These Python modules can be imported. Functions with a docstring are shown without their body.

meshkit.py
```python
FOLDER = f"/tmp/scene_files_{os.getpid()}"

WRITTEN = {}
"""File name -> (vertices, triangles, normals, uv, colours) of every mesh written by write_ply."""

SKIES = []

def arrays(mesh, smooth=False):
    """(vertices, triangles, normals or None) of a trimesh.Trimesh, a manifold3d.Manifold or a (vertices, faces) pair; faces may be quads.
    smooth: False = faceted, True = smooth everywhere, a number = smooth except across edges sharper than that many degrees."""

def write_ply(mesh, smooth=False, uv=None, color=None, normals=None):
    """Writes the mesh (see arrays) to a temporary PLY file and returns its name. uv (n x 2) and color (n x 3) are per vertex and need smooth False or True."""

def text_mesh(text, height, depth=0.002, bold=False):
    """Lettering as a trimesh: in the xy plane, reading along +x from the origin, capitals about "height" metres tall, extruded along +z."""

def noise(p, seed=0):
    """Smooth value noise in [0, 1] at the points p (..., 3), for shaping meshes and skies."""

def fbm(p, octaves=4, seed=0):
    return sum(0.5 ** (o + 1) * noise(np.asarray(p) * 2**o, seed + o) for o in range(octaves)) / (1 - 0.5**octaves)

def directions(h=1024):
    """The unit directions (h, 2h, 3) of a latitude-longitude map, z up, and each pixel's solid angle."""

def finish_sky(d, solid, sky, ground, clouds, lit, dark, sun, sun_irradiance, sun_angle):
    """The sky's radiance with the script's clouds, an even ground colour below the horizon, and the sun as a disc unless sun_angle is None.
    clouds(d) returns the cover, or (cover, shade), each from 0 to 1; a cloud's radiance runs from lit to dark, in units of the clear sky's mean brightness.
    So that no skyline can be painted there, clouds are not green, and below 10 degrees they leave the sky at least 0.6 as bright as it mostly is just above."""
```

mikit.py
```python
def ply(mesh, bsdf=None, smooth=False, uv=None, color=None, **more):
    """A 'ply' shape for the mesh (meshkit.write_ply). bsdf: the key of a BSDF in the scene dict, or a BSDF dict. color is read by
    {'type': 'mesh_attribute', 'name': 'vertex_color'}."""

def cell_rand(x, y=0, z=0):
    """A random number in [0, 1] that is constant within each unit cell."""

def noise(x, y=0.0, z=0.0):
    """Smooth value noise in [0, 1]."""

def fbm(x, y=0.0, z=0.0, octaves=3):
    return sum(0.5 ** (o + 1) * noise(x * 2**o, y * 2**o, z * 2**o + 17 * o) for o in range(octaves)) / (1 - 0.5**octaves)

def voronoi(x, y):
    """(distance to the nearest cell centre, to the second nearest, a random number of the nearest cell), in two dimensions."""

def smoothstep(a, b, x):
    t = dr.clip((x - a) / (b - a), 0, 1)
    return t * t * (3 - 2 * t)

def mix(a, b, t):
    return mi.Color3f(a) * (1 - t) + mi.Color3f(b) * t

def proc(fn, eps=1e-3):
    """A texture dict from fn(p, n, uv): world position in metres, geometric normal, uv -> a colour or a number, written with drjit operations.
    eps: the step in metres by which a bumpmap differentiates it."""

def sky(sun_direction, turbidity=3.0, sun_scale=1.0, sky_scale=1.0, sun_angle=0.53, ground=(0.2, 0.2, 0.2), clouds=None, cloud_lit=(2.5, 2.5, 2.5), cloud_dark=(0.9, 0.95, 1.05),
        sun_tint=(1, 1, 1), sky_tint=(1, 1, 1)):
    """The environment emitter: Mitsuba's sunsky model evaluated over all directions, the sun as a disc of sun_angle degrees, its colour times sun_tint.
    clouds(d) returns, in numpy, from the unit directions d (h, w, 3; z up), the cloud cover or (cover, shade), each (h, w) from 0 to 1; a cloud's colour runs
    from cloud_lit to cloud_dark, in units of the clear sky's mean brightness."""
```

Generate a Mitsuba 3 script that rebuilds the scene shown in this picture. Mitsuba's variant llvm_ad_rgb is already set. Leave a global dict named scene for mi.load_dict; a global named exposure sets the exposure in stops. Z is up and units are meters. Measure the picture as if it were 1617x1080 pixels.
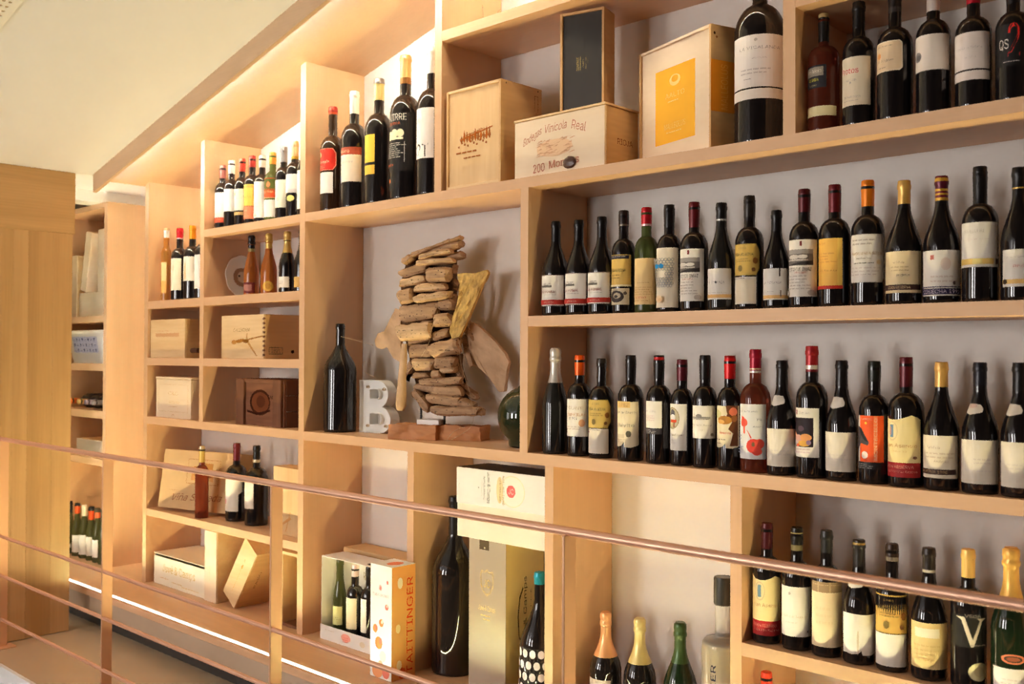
import math, random
import numpy as np, trimesh, drjit as dr
import mitsuba as mi
import mikit, meshkit
from shapely.geometry import Polygon, Point, box as sbox
from shapely import affinity
from shapely.ops import unary_union

T = mi.ScalarTransform4f
scene, labels = {'type': 'scene'}, {}

# ------------------------------------------------------------------ camera
EYE = np.array([0.0, 0.0, 1.29])                      # metres; the floor is z = 0, the shelf fronts stand at y = 2.30
FWD = np.array([-0.68922083, 0.72443297, 0.01309642])
UPV = np.array([0.00615105, -0.01222441, 0.99990636])
scene['camera'] = {'type': 'thinlens', 'fov': 54.2562, 'fov_axis': 'x', 'aperture_radius': 0.0042, 'focus_distance': 2.95,
                   'near_clip': 0.05, 'far_clip': 100.0,
                   'to_world': T().look_at(origin=EYE.tolist(), target=(EYE + FWD).tolist(), up=UPV.tolist())}
# ------------------------------------------------------------------ light levels
exposure = 0.0
WARM = (1.0, 0.86, 0.60)                              # the cove strip, about 3000 K
AMBER = (1.0, 0.85, 0.41)                             # the ledge strip, a little yellower
LEDGE_POWER = 345.0                                   # strip let into the display ledge
COVE_POWER = 360.0                                     # strip behind the fascia
DAY = (1.0, 0.95, 0.90)
WINDOW_POWER = 36.0                                   # bright day in the tall front window at the left
RIGHT_POWER = 16.0                                    # the narrower front window opposite the middle of the shelves
LEFT_POWER = 3.0                                      # the dimmer window at the left
ADDED_SIDE_POWER = 450.0                                     # unseen strip added behind the oak partition to brighten the left column
SUN = (-0.6, -0.7, 0.5)
scene['sky'] = {'type': 'constant', 'radiance': {'type': 'rgb', 'value': [0.01, 0.01, 0.01]}}


# ------------------------------------------------------------------ bookkeeping
def numbered(name):
    if name not in scene and name not in labels:
        return name
    i = 1
    while f'{name}_{i:03d}' in scene or f'{name}_{i:03d}' in labels:
        i += 1
    return f'{name}_{i:03d}'


def thing(name, label, cat, group=None):
    key = numbered(name)
    labels[key] = {'label': label, 'category': cat}
    if group:
        labels[key]['group'] = group
    return key


def part(parent, name, mesh, bsdf, smooth=False, label=None, color=None, **kw):
    base, key, i = f'{parent}__{name}', f'{parent}__{name}', 0
    while key in scene:
        i += 1
        key = f'{base}_{i:03d}'
    scene[key] = mikit.ply(mesh, bsdf, smooth=smooth, color=color, **kw)
    if label:
        labels[key] = {'label': label}
    return key


def single(name, mesh, bsdf, label, cat, smooth=False, group=None, color=None, **kw):
    key = thing(name, label, cat, group)
    scene[key] = mikit.ply(mesh, bsdf, smooth=smooth, color=color, **kw)
    return key


def struct(name, label=None):
    labels[name] = {'kind': 'structure'}
    if label:
        labels[name]['label'] = label
    return name


def solo(name, mesh, bsdf, label=None, smooth=False, **kw):
    struct(name, label)
    scene[name] = mikit.ply(mesh, bsdf, smooth=smooth, **kw)
    return name


# ------------------------------------------------------------------ mesh helpers
def cat(ms):
    return trimesh.util.concatenate([m for m in ms if m is not None])


def bx(x0, x1, y0, y1, z0, z1, bevel=0.0):
    """An axis-aligned box; bevel chamfers its edges."""
    lo, hi = np.array([min(x0, x1), min(y0, y1), min(z0, z1)]), np.array([max(x0, x1), max(y0, y1), max(z0, z1)])
    if bevel <= 0:
        return trimesh.creation.box(extents=hi - lo, transform=trimesh.transformations.translation_matrix((lo + hi) / 2))
    b = min(bevel, 0.45 * (hi - lo).min())
    pts = []
    for sx in (0, 1):
        for sy in (0, 1):
            for sz in (0, 1):
                c = np.where([sx, sy, sz], hi, lo)
                d = np.where([sx, sy, sz], -b, b)
                for k in range(3):
                    p = c + d
                    p[k] = c[k]
                    pts.append(p)
    return trimesh.convex.convex_hull(np.array(pts))


def prism_xz(poly, y0, y1):
    """A polygon in the xz plane, extruded from y0 to y1."""
    p = Polygon(poly) if not isinstance(poly, Polygon) else poly
    m = trimesh.creation.extrude_polygon(p, y1 - y0, engine='earcut')
    v = m.vertices
    m.vertices = np.stack([v[:, 0], y1 - v[:, 2], v[:, 1]], 1)
    return m


def tube(pts, r, n=10, caps=True):
    """A round rod along the points; r is one radius or one per point."""
    pts = np.asarray(pts, float)
    rr = np.broadcast_to(np.asarray(r, float), (len(pts),))
    tan = np.gradient(pts, axis=0)
    tan /= np.linalg.norm(tan, axis=1, keepdims=True) + 1e-12
    a = np.cross(tan[0], [0, 0, 1] if abs(tan[0][2]) < 0.9 else [1, 0, 0])
    rings, ang = [], np.arange(n) * 2 * np.pi / n
    for p, t, q in zip(pts, tan, rr):
        a = a - t * (a @ t)
        a /= np.linalg.norm(a) + 1e-12
        b = np.cross(t, a)
        rings.append(p + q * (np.cos(ang)[:, None] * a + np.sin(ang)[:, None] * b))
    v = np.vstack(rings)
    f = []
    for i in range(len(pts) - 1):
        for k in range(n):
            k2 = (k + 1) % n
            f += [[i * n + k, i * n + k2, (i + 1) * n + k2], [i * n + k, (i + 1) * n + k2, (i + 1) * n + k]]
    if caps:
        v = np.vstack([v, pts[0], pts[-1]])
        c0, c1 = len(v) - 2, len(v) - 1
        m = (len(pts) - 1) * n
        for k in range(n):
            f += [[c0, (k + 1) % n, k], [c1, m + k, m + (k + 1) % n]]
    return trimesh.Trimesh(v, np.array(f), process=False)


def lathe(prof, n=40):
    """Turns (r, z) points about z; points with r = 0 close the ends."""
    prof = np.asarray(prof, float)
    ang = np.arange(n) * 2 * np.pi / n
    v, rows = [], []
    for r, z in prof:
        if r < 1e-7:
            rows.append([len(v)] * n)
            v.append([0, 0, z])
        else:
            rows.append(list(range(len(v), len(v) + n)))
            v += [[r * math.cos(a), r * math.sin(a), z] for a in ang]
    f = []
    for i in range(len(rows) - 1):
        for k in range(n):
            k2 = (k + 1) % n
            a, b, c, d = rows[i][k], rows[i][k2], rows[i + 1][k2], rows[i + 1][k]
            if a != b:
                f.append([a, b, c])
            if c != d:
                f.append([a, c, d])
    return trimesh.Trimesh(np.array(v, float), np.array(f), process=False)


def moved(m, dx=0, dy=0, dz=0, rz=0.0):
    m = m.copy()
    c, s = math.cos(rz), math.sin(rz)
    v = m.vertices
    m.vertices = np.stack([c * v[:, 0] - s * v[:, 1] + dx, s * v[:, 0] + c * v[:, 1] + dy, v[:, 2] + dz], 1)
    return m


def srgb(r, g, b):
    """An 8-bit screen colour as linear reflectance."""
    return [((c / 255 + 0.055) / 1.055) ** 2.4 if c > 10 else c / 255 / 12.92 for c in (r, g, b)]


def rgb(v):
    return {'type': 'rgb', 'value': list(map(float, v))}


def proc(fn, eps=1e-3):
    return mikit.proc(fn, eps)


# ------------------------------------------------------------------ materials
def wood_fn(base, dark, axis, fine=55.0, along=1.6, amount=0.55, seed=0.0):
    """Grain that runs along one axis: long soft figure, fine pores."""
    def fn(p, n, uv):
        c = [p.x + seed, p.y + 1.7 * seed, p.z + 0.6 * seed]
        a = c[axis] * along
        o = [c[i] for i in range(3) if i != axis]
        wav = mikit.noise(a * 0.8, o[0] * 3.0, o[1] * 3.0)
        fig = mikit.fbm(a * 0.6 + wav * 0.8, o[0] * 14.0 + wav * 2.0, o[1] * 14.0, 3)
        pore = mikit.noise(a * 7.0, o[0] * fine * 4.0, o[1] * fine * 4.0)
        t = dr.clip(fig * 1.25 - 0.12 + (pore - 0.5) * 0.30, 0, 1)
        return mikit.mix(base, dark, t * amount)
    return fn


def principled(col, rough, metal=0.0, spec=0.5, **kw):
    c = col if isinstance(col, dict) else rgb(col)
    return {'type': 'principled', 'base_color': c, 'roughness': float(rough), 'metallic': float(metal), 'specular': float(spec), **kw}


OAK, OAK_D = (0.63, 0.385, 0.225), (0.51, 0.295, 0.158)
scene['oak_upright'] = principled(proc(wood_fn(OAK, OAK_D, 2)), 0.45, spec=0.35)
scene['oak_board'] = principled(proc(wood_fn(OAK, OAK_D, 0, seed=3.1)), 0.45, spec=0.35)
PANEL = [((0.62, 0.395, 0.19), (0.44, 0.255, 0.10)), ((0.585, 0.365, 0.17), (0.40, 0.225, 0.09)), ((0.65, 0.42, 0.21), (0.49, 0.29, 0.125))]
for i, (a, b) in enumerate(PANEL):
    scene[f'stave_{i}'] = principled(proc(wood_fn(a, b, 2, fine=40.0, along=1.1, amount=0.9, seed=5.0 * i)), 0.42, spec=0.4)
scene['header_oak'] = principled(proc(wood_fn(PANEL[0][0], PANEL[0][1], 1, fine=40.0, along=1.1, amount=0.8, seed=2.0)), 0.42, spec=0.4)
scene['fascia_oak'] = principled(proc(wood_fn((0.60, 0.42, 0.27), (0.50, 0.33, 0.20), 0, seed=9.0)), 0.45, spec=0.35)


def plaster_fn(c, amt=0.05, s=6.0):
    def fn(p, n, uv):
        k = mikit.fbm(p.x * s, p.y * s, p.z * s, 3)
        return mi.Color3f(c) * (1 - amt + 2 * amt * k)
    return fn


scene['plaster'] = {'type': 'diffuse', 'reflectance': proc(plaster_fn((0.80, 0.81, 0.85), 0.02))}
scene['dark_wall'] = {'type': 'diffuse', 'reflectance': rgb((0.16, 0.12, 0.09))}
scene['dark_floor'] = {'type': 'diffuse', 'reflectance': rgb((0.13, 0.09, 0.06))}
scene['back_paint'] = principled(proc(plaster_fn((0.70, 0.655, 0.61), 0.02)), 0.5, spec=0.3)
scene['white_paint'] = {'type': 'diffuse', 'reflectance': rgb((0.80, 0.79, 0.77))}
scene['floor_resin'] = principled(proc(plaster_fn((0.50, 0.385, 0.26), 0.05, 3.0)), 0.35, spec=0.35)
scene['riser_paint'] = principled((0.42, 0.31, 0.22), 0.45, spec=0.35)
scene['copper'] = principled((0.80, 0.46, 0.31), 0.36, 0.45)
scene['copper_flat'] = principled((0.76, 0.45, 0.27), 0.42, 0.35)
scene['black_metal'] = principled((0.02, 0.02, 0.02), 0.35)
# bottle glass: the wine makes it nearly black
for k, c in {'black': (0.006, 0.005, 0.006), 'green': (0.006, 0.013, 0.006), 'brown': (0.018, 0.009, 0.005), 'soot': (0.012, 0.012, 0.012)}.items():
    scene[f'glass_{k}'] = {'type': 'principled', 'base_color': rgb(c), 'roughness': 0.06, 'specular': 0.55}
for k, c in {'leaf': (0.13, 0.17, 0.05), 'amber': (0.62, 0.20, 0.045), 'rose': (0.30, 0.065, 0.035), 'gold': (0.98, 0.74, 0.22), 'clear': (0.96, 0.95, 0.90), 'honey': (0.85, 0.42, 0.10), 'olive': (0.10, 0.11, 0.045)}.items():
    scene[f'glass_{k}'] = {'type': 'principled', 'base_color': rgb(c), 'roughness': 0.03, 'specular': 0.5, 'spec_trans': 0.85, 'eta': 1.3} if False else {'type': 'principled', 'base_color': rgb(c), 'roughness': 0.04, 'eta': 1.35, 'spec_trans': 0.8}
scene['pane'] = {'type': 'diffuse', 'reflectance': rgb((0.3, 0.3, 0.3))}
for k_, (a, b, ax, sd, am) in {'pine': ((0.74, 0.54, 0.32), (0.56, 0.34, 0.15), 0, 1.0, .8), 'pine_up': ((0.74, 0.52, 0.29), (0.56, 0.33, 0.14), 2, 2.0, .8), 'pine_side': ((0.66, 0.42, 0.20), (0.46, 0.25, 0.10), 1, 4.0, .9),
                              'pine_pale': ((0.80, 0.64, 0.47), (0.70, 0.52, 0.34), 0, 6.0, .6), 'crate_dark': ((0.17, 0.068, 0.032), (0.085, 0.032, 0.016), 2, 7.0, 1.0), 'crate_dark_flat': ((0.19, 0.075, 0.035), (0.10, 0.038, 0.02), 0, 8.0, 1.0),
                              'base_wood': ((0.55, 0.24, 0.085), (0.34, 0.12, 0.04), 0, 9.0, 1.0)}.items():
    scene[k_] = principled(proc(wood_fn(a, b, ax, fine=30.0, along=2.2, amount=am, seed=sd)), 0.55, spec=0.25)
scene['carton'] = principled(proc(plaster_fn((0.56, 0.37, 0.19), 0.06, 25.0)), 0.75, spec=0.15)
scene['white_card'] = principled((0.84, 0.82, 0.77), 0.5, spec=0.3)
scene['cream_card'] = principled((0.80, 0.73, 0.58), 0.5, spec=0.3)
scene['white_metal'] = principled((0.78, 0.77, 0.74), 0.4, spec=0.4)
scene['grey_metallic'] = principled((0.40, 0.33, 0.25), 0.40, 0.35)
scene['gold_card'] = principled((0.76, 0.58, 0.22), 0.42, 0.35)
scene['orange_card'] = principled((0.82, 0.36, 0.10), 0.45, 0.1)
scene['blue_card'] = principled((0.05, 0.07, 0.36), 0.35)
scene['black_card'] = principled((0.020, 0.017, 0.015), 0.45, spec=0.35)
scene['glass_dark_green'] = {'type': 'principled', 'base_color': rgb((0.012, 0.021, 0.008)), 'roughness': 0.02, 'specular': 0.7}
scene['porcelain'] = principled((0.80, 0.77, 0.72), 0.25, spec=0.5)
scene['marble'] = principled((0.78, 0.74, 0.70), 0.3)
scene['wax'] = principled((0.045, 0.015, 0.010), 0.35)
scene['wire_metal'] = principled((0.55, 0.42, 0.28), 0.4, 0.6)


def drift_fn(base, dark):
    def fn(p, n, uv):
        g = mikit.fbm(p.x * 18.0, p.y * 18.0, p.z * 95.0, 3)
        h = mikit.noise(p.x * 120.0, p.y * 120.0, p.z * 120.0)
        pits = mikit.smoothstep(0.80, 0.88, mikit.noise(p.x * 150.0 + 3.0, p.y * 150.0, p.z * 170.0))
        c = mikit.mix(base, dark, dr.clip(g * 1.5 - 0.35 + (h - 0.5) * 0.3, 0, 1))
        return c * (1 - 0.75 * pits)
    return fn


for i, (a, b) in enumerate([((0.56, 0.36, 0.21), (0.34, 0.20, 0.105)), ((0.66, 0.45, 0.27), (0.42, 0.26, 0.13)), ((0.47, 0.30, 0.18), (0.26, 0.15, 0.085)), ((0.70, 0.46, 0.17), (0.44, 0.26, 0.08))]):
    scene[f'drift_{i}'] = principled(proc(drift_fn(a, b)), 0.8, spec=0.15)
scene['drift_fin'] = principled(proc(lambda p, n, uv: mikit.mix((0.60, 0.40, 0.25), (0.36, 0.21, 0.11), dr.clip(mikit.fbm(p.x * 30.0 + p.z * 22.0, p.y * 30.0, p.z * 14.0 - p.x * 10.0, 4) * 1.6 - 0.45, 0, 1))), 0.8, spec=0.15)
scene['drift_bark'] = principled(proc(lambda p, n, uv: mikit.mix((0.74, 0.50, 0.17), (0.30, 0.16, 0.05), dr.clip(mikit.fbm(p.x * 120.0 - p.z * 30.0, p.y * 120.0, p.z * 26.0 + p.x * 12.0, 4) * 2.2 - 0.75, 0, 1))), 0.85, spec=0.15)
scene['drift_gap_shade'] = principled((0.10, 0.055, 0.03), 0.9, spec=0.1)  # filler core, shade of the gaps between pieces put into its dark colour
VC = {'type': 'mesh_attribute', 'name': 'vertex_color'}
scene['paper'] = {'type': 'twosided', 'bsdf': principled(dict(VC), 0.6, spec=0.25)}
scene['foil'] = principled(dict(VC), 0.32, 0.35, 0.5)
scene['ink'] = {'type': 'twosided', 'bsdf': {'type': 'diffuse', 'reflectance': dict(VC)}}
scene['gloss_card'] = {'type': 'twosided', 'bsdf': principled(dict(VC), 0.25, spec=0.5)}

# ------------------------------------------------------------------ the room
SL = 0.252                                            # slope of the attic ceiling along x


def soffit_z(x):
    return 2.122 + 0.25 * (x + 4.65)


def lip_z(x):
    return 2.052 + SL * (x + 4.69)


def ceil_z(x):
    return 2.137 + SL * (x + 4.69)


XR, YF, YB, ZL = 3.2, -4.2, 2.62, -0.55                # right wall, front wall behind the camera, back wall, lower floor
solo('floor', bx(-5.9, 1.2, 1.562, 2.62, -0.16, 0.0), 'floor_resin', 'beige resin floor of the gallery in front of the shelves')
solo('floor_edge', bx(-5.9, 1.2, 1.547, 1.562, -0.40, 0.0), 'white_paint', 'white edge of the gallery floor')
solo('floor_lower', bx(-6.0, XR, YF, 1.547, ZL - 0.1, ZL), 'dark_floor', 'lower floor in front of the gallery')
solo('wall_back', bx(-6.0, XR, 2.592, 2.70, ZL, 4.6), 'back_paint', 'off-white back wall seen inside the shelf bays')
c = 4.0 + 1.0
XC = -2.3                                             # plaster ends here; a dark unseen part is added beyond to cut bounced light
solo('ceiling', prism_xz([(-4.70, ceil_z(-4.70)), (XC, ceil_z(XC)), (XC, ceil_z(XC) + 0.12), (-4.70, ceil_z(-4.70) + 0.12)], YF, 2.62), 'plaster', 'sloping white plaster ceiling')
solo('ceiling_dark_added', prism_xz([(XC, ceil_z(XC)), (XR, ceil_z(XR)), (XR, ceil_z(XR) + 0.12), (XC, ceil_z(XC) + 0.12)], YF, 2.62), 'dark_wall', 'added unseen part of the sloping ceiling, kept dark to cut bounced light')
solo('ceiling_flat', prism_xz([(-6.0, 2.118), (-4.70, 2.1465), (-4.70, 2.26), (-6.0, 2.26)], YF, 2.62), 'plaster', 'low flat part of the ceiling at the left end')
# perforated access plate in the ceiling, seen at the top left corner of the picture
# left end wall over the last shelf column, and the wall behind the camera
solo('wall_left', bx(-5.30, -5.15, 1.60, 2.592, 2.078, 2.20), 'white_paint', 'white lintel over the leftmost shelf column')
solo('wall_right', bx(XR, XR + 0.1, YF, 2.70, ZL, 4.6), 'dark_wall')


def wall_with_windows(name, axis, at, lo, hi, z0, z1, holes, thick=0.12):
    """A wall in the plane axis = at with rectangular openings (a0, a1, z0, z1)."""
    pieces, zs = [], sorted({z0, z1, *[h[2] for h in holes], *[h[3] for h in holes]})
    for za, zb in zip(zs, zs[1:]):
        cuts = sorted([(h[0], h[1]) for h in holes if h[2] <= za and h[3] >= zb])
        a = lo
        for c0, c1 in cuts + [(hi, hi)]:
            if c0 > a:
                pieces.append(bx(at - thick, at, a, c0, za, zb) if axis == 'x' else bx(a, c0, at - thick, at, za, zb))
            a = c1
    solo(name, cat(pieces), 'dark_wall')


def window(n, axis, at, a0, a1, z0, z1, power, nx):
    """Frame, mullions and bright panes of a window onto an overcast day."""
    k = struct(f'window_{n}')
    w = 0.05
    bars = [(a0, a1, z0, z0 + w), (a0, a1, z1 - w, z1)] + [(a0 + (a1 - a0 - w) * i / nx, a0 + (a1 - a0 - w) * i / nx + w, z0 + w, z1 - w) for i in range(nx + 1)]
    mk = (lambda p0, p1, q0, q1, d0, d1: bx(at + d0, at + d1, p0, p1, q0, q1)) if axis == 'x' else (lambda p0, p1, q0, q1, d0, d1: bx(p0, p1, at + d0, at + d1, q0, q1))
    part(k, 'frame', cat([mk(*b, -0.09, -0.02) for b in bars]), 'white_paint')
    panes = []
    for i in range(nx):
        p0, p1 = a0 + (a1 - a0 - w) * i / nx + w, a0 + (a1 - a0 - w) * (i + 1) / nx
        q0, q1 = z0 + w, z1 - w
        v = np.array([[at - 0.05, p0, q0], [at - 0.05, p1, q0], [at - 0.05, p1, q1], [at - 0.05, p0, q1]] if axis == 'x' else
                     [[p1, at - 0.05, q0], [p0, at - 0.05, q0], [p0, at - 0.05, q1], [p1, at - 0.05, q1]])
        panes.append(trimesh.Trimesh(v, [[0, 1, 2], [0, 2, 3]], process=False))
    part(k, 'panes', cat(panes), 'pane', emitter={'type': 'area', 'radiance': rgb([power * c for c in DAY])})


WL, WF = (-2.4, -0.6, 0.3, 1.95), [(-5.1, -4.1, 0.3, 2.3), (-3.0, -2.2, 0.3, 2.3)]
wall_with_windows('wall_side', 'x', -5.2, YF, 1.62, ZL, 2.2, [WL])
window(1, 'x', -5.2, *WL, LEFT_POWER, 1)
wall_with_windows('wall_front', 'y', YF, -6.0, XR + 0.1, ZL, 4.6, WF)
for i, w_ in enumerate(WF):
    window(2 + i, 'y', YF, *w_, (WINDOW_POWER, RIGHT_POWER)[i], 1)

# ------------------------------------------------------------------ fascia, soffit and cove light over the shelves
XE = 0.62                                             # right end of the shelving, outside the picture
struct('trim_1', 'light oak fascia and soffit that slope up to the right over the shelves')
part('trim_1', 'fascia', prism_xz([(-4.69, lip_z(-4.69)), (XE, lip_z(XE)), (XE, ceil_z(XE) + 0.002), (-4.69, ceil_z(-4.69) + 0.002)], 2.050, 2.068), 'fascia_oak')
part('trim_1', 'soffit', prism_xz([(-4.69, soffit_z(-4.69)), (XE, soffit_z(XE)), (XE, soffit_z(XE) + 0.016), (-4.69, soffit_z(-4.69) + 0.012)], 2.068, 2.592), 'oak_board')
k = thing('cove_light', 'warm LED strip hidden behind the sloping fascia above the shelves', 'light strip')
part(k, 'channel', prism_xz([(-4.66, lip_z(-4.66) + 0.012), (XE, lip_z(XE) + 0.012), (XE, lip_z(XE) + 0.030), (-4.66, lip_z(-4.66) + 0.030)], 2.068, 2.074), 'white_paint')
cuts = np.linspace(-4.66, XE, 9)
for a, b in zip(cuts, cuts[1:]):
    v = np.array([[a, 2.0745, lip_z(a) + 0.015], [b, 2.0745, lip_z(b) + 0.015], [b, 2.0745, lip_z(b) + 0.027], [a, 2.0745, lip_z(a) + 0.027]])
    part(k, 'diffuser', trimesh.Trimesh(v[::-1], [[0, 1, 2], [0, 2, 3]], process=False), 'pane', emitter={'type': 'area', 'radiance': rgb([COVE_POWER * c for c in WARM])})

k = thing('added_side_light', 'added unseen warm LED strip behind the oak partition that brightens the leftmost column', 'light strip')  # lamp added out of sight to lift the left column
part(k, 'channel', bx(-4.775, -4.762, 1.944, 1.958, 0.30, 2.06), 'white_paint')
cuts = np.linspace(0.30, 2.06, 4)
for a, b in zip(cuts, cuts[1:]):
    v = np.array([[-4.7765, 1.946, a], [-4.7680, 1.9595, a], [-4.7680, 1.9595, b], [-4.7765, 1.946, b]])
    part(k, 'diffuser', trimesh.Trimesh(v[::-1], [[0, 1, 2], [0, 2, 3]], process=False), 'pane', emitter={'type': 'area', 'radiance': rgb([ADDED_SIDE_POWER * c for c in WARM])})

# ------------------------------------------------------------------ display ledge with its light strip
ZP = 0.181                                            # top of the ledge
k = thing('display_ledge', 'long low oak ledge with a lit groove running along the foot of the shelves', 'ledge')
part(k, 'deck', bx(-5.9, XE, 2.078, 2.5915, 0.150, ZP), 'oak_board')
part(k, 'nosing', bx(-5.9, XE, 2.046, 2.060, 0.150, ZP, 0.002), 'oak_board', label='narrow front edge of the ledge')
part(k, 'groove', bx(-5.9, XE, 2.060, 2.078, 0.150, ZP - 0.008), 'white_paint')
part(k, 'riser', bx(-5.9, XE, 2.060, 2.080, 0.070, 0.150), 'riser_paint', label='brown painted riser')
part(k, 'toe_kick', bx(-5.9, XE, 2.100, 2.120, 0.0, 0.150), 'black_metal', label='recessed plinth with its shade painted near black')  # near-black colour stands in for the shadow under the riser
k = thing('led_strip', 'glowing warm LED strip let into the front of the display ledge', 'light strip')
part(k, 'channel', bx(-5.9, XE, 2.0605, 2.0775, ZP - 0.0079, ZP - 0.004), 'white_paint')
cuts = np.linspace(-5.9, XE, 12)
for a, b in zip(cuts, cuts[1:]):
    v = np.array([[a, 2.0640, ZP - 0.003], [b, 2.0640, ZP - 0.003], [b, 2.0730, ZP - 0.003], [a, 2.0730, ZP - 0.003]])
    part(k, 'diffuser', trimesh.Trimesh(v, [[0, 1, 2], [0, 2, 3]], process=False), 'pane', emitter={'type': 'area', 'radiance': rgb([LEDGE_POWER * c for c in AMBER])})

# ------------------------------------------------------------------ the built-in shelving
YS, YW = 2.300, 2.5905
shelving = thing("shelving_unit", 'light oak built-in shelving of open bays that fills the whole wall', 'shelving')
SH = {'LB': (1.507, 1.544), 'LC': (1.2345, 1.2698), 'LE': (0.5065, 0.540), 'SA': (1.8165, 1.8496), 'SB': (1.380, 1.4124),
      'SC': (0.950, 0.985), 'SE': (0.512, 0.546), 'ST': (2.363, 2.398), 'SU': (2.167, 2.201)}
DV = {'DC': (-5.122, -5.087), 'D0': (-4.671, -4.635), 'D05': (-4.140, -4.106), 'D1': (-3.360, -3.324), 'DT': (-2.5606, -2.5256),
      'D2': (-2.153, -2.120), 'D3': (-1.244, -1.210), 'D5': (-1.395, -1.361), 'D6': (-2.046, -2.012), 'D7': (-2.6937, -2.660)}


def upright(x, z0, z1=None):
    if z1 is None:                                    # up to the sloping soffit
        m = prism_xz([(x[0], z0), (x[1], z0), (x[1], soffit_z(x[1])), (x[0], soffit_z(x[0]))], YS, YW)
    else:
        m = bx(x[0], x[1], YS, YW, z0, z1)
    part(shelving, 'upright', m, 'oak_upright')


def board(x0, x1, zz, y0=YS + 0.0006):
    part(shelving, 'shelf', bx(x0, x1, y0, YW, zz[0], zz[1]), 'oak_board')


upright((-5.73, -5.695), ZP, 2.076)
upright(DV['DC'], ZP, 2.067)
upright(DV['D0'], ZP)
upright(DV['D05'], SH['SC'][1])
upright(DV['D1'], ZP)
upright(DV['DT'], SH['SA'][1])
upright(DV['D3'], SH['SA'][1])
upright(DV['D2'], SH['SC'][1], SH['SA'][0])
upright(DV['D7'], ZP, SH['SC'][0])
upright(DV['D6'], ZP, SH['SC'][0])
upright(DV['D5'], ZP, SH['SC'][0])
upright((XE - 0.035, XE), ZP)
for zz in ((1.4551, 1.4865), (1.1985, 1.2363), (0.949, 0.9879), (0.702, 0.738)):
    board(-5.695, DV['DC'][0], zz)
board(-5.73, DV['DC'][1], (2.050, 2.078), YS + 0.002)
board(DV['D0'][1], DV['D05'][0], SH['LB'])
board(DV['D05'][1], DV['D1'][0], SH['LB'])
board(DV['D0'][1], DV['D05'][0], SH['LC'])
board(DV['D05'][1], DV['D1'][0], SH['LC'])
board(DV['D0'][1], DV['D1'][0], SH['SC'])
board(DV['D0'][1], DV['D1'][0], SH['LE'])
board(DV['D05'][1], DV['D1'][0], SH['SA'])
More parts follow.
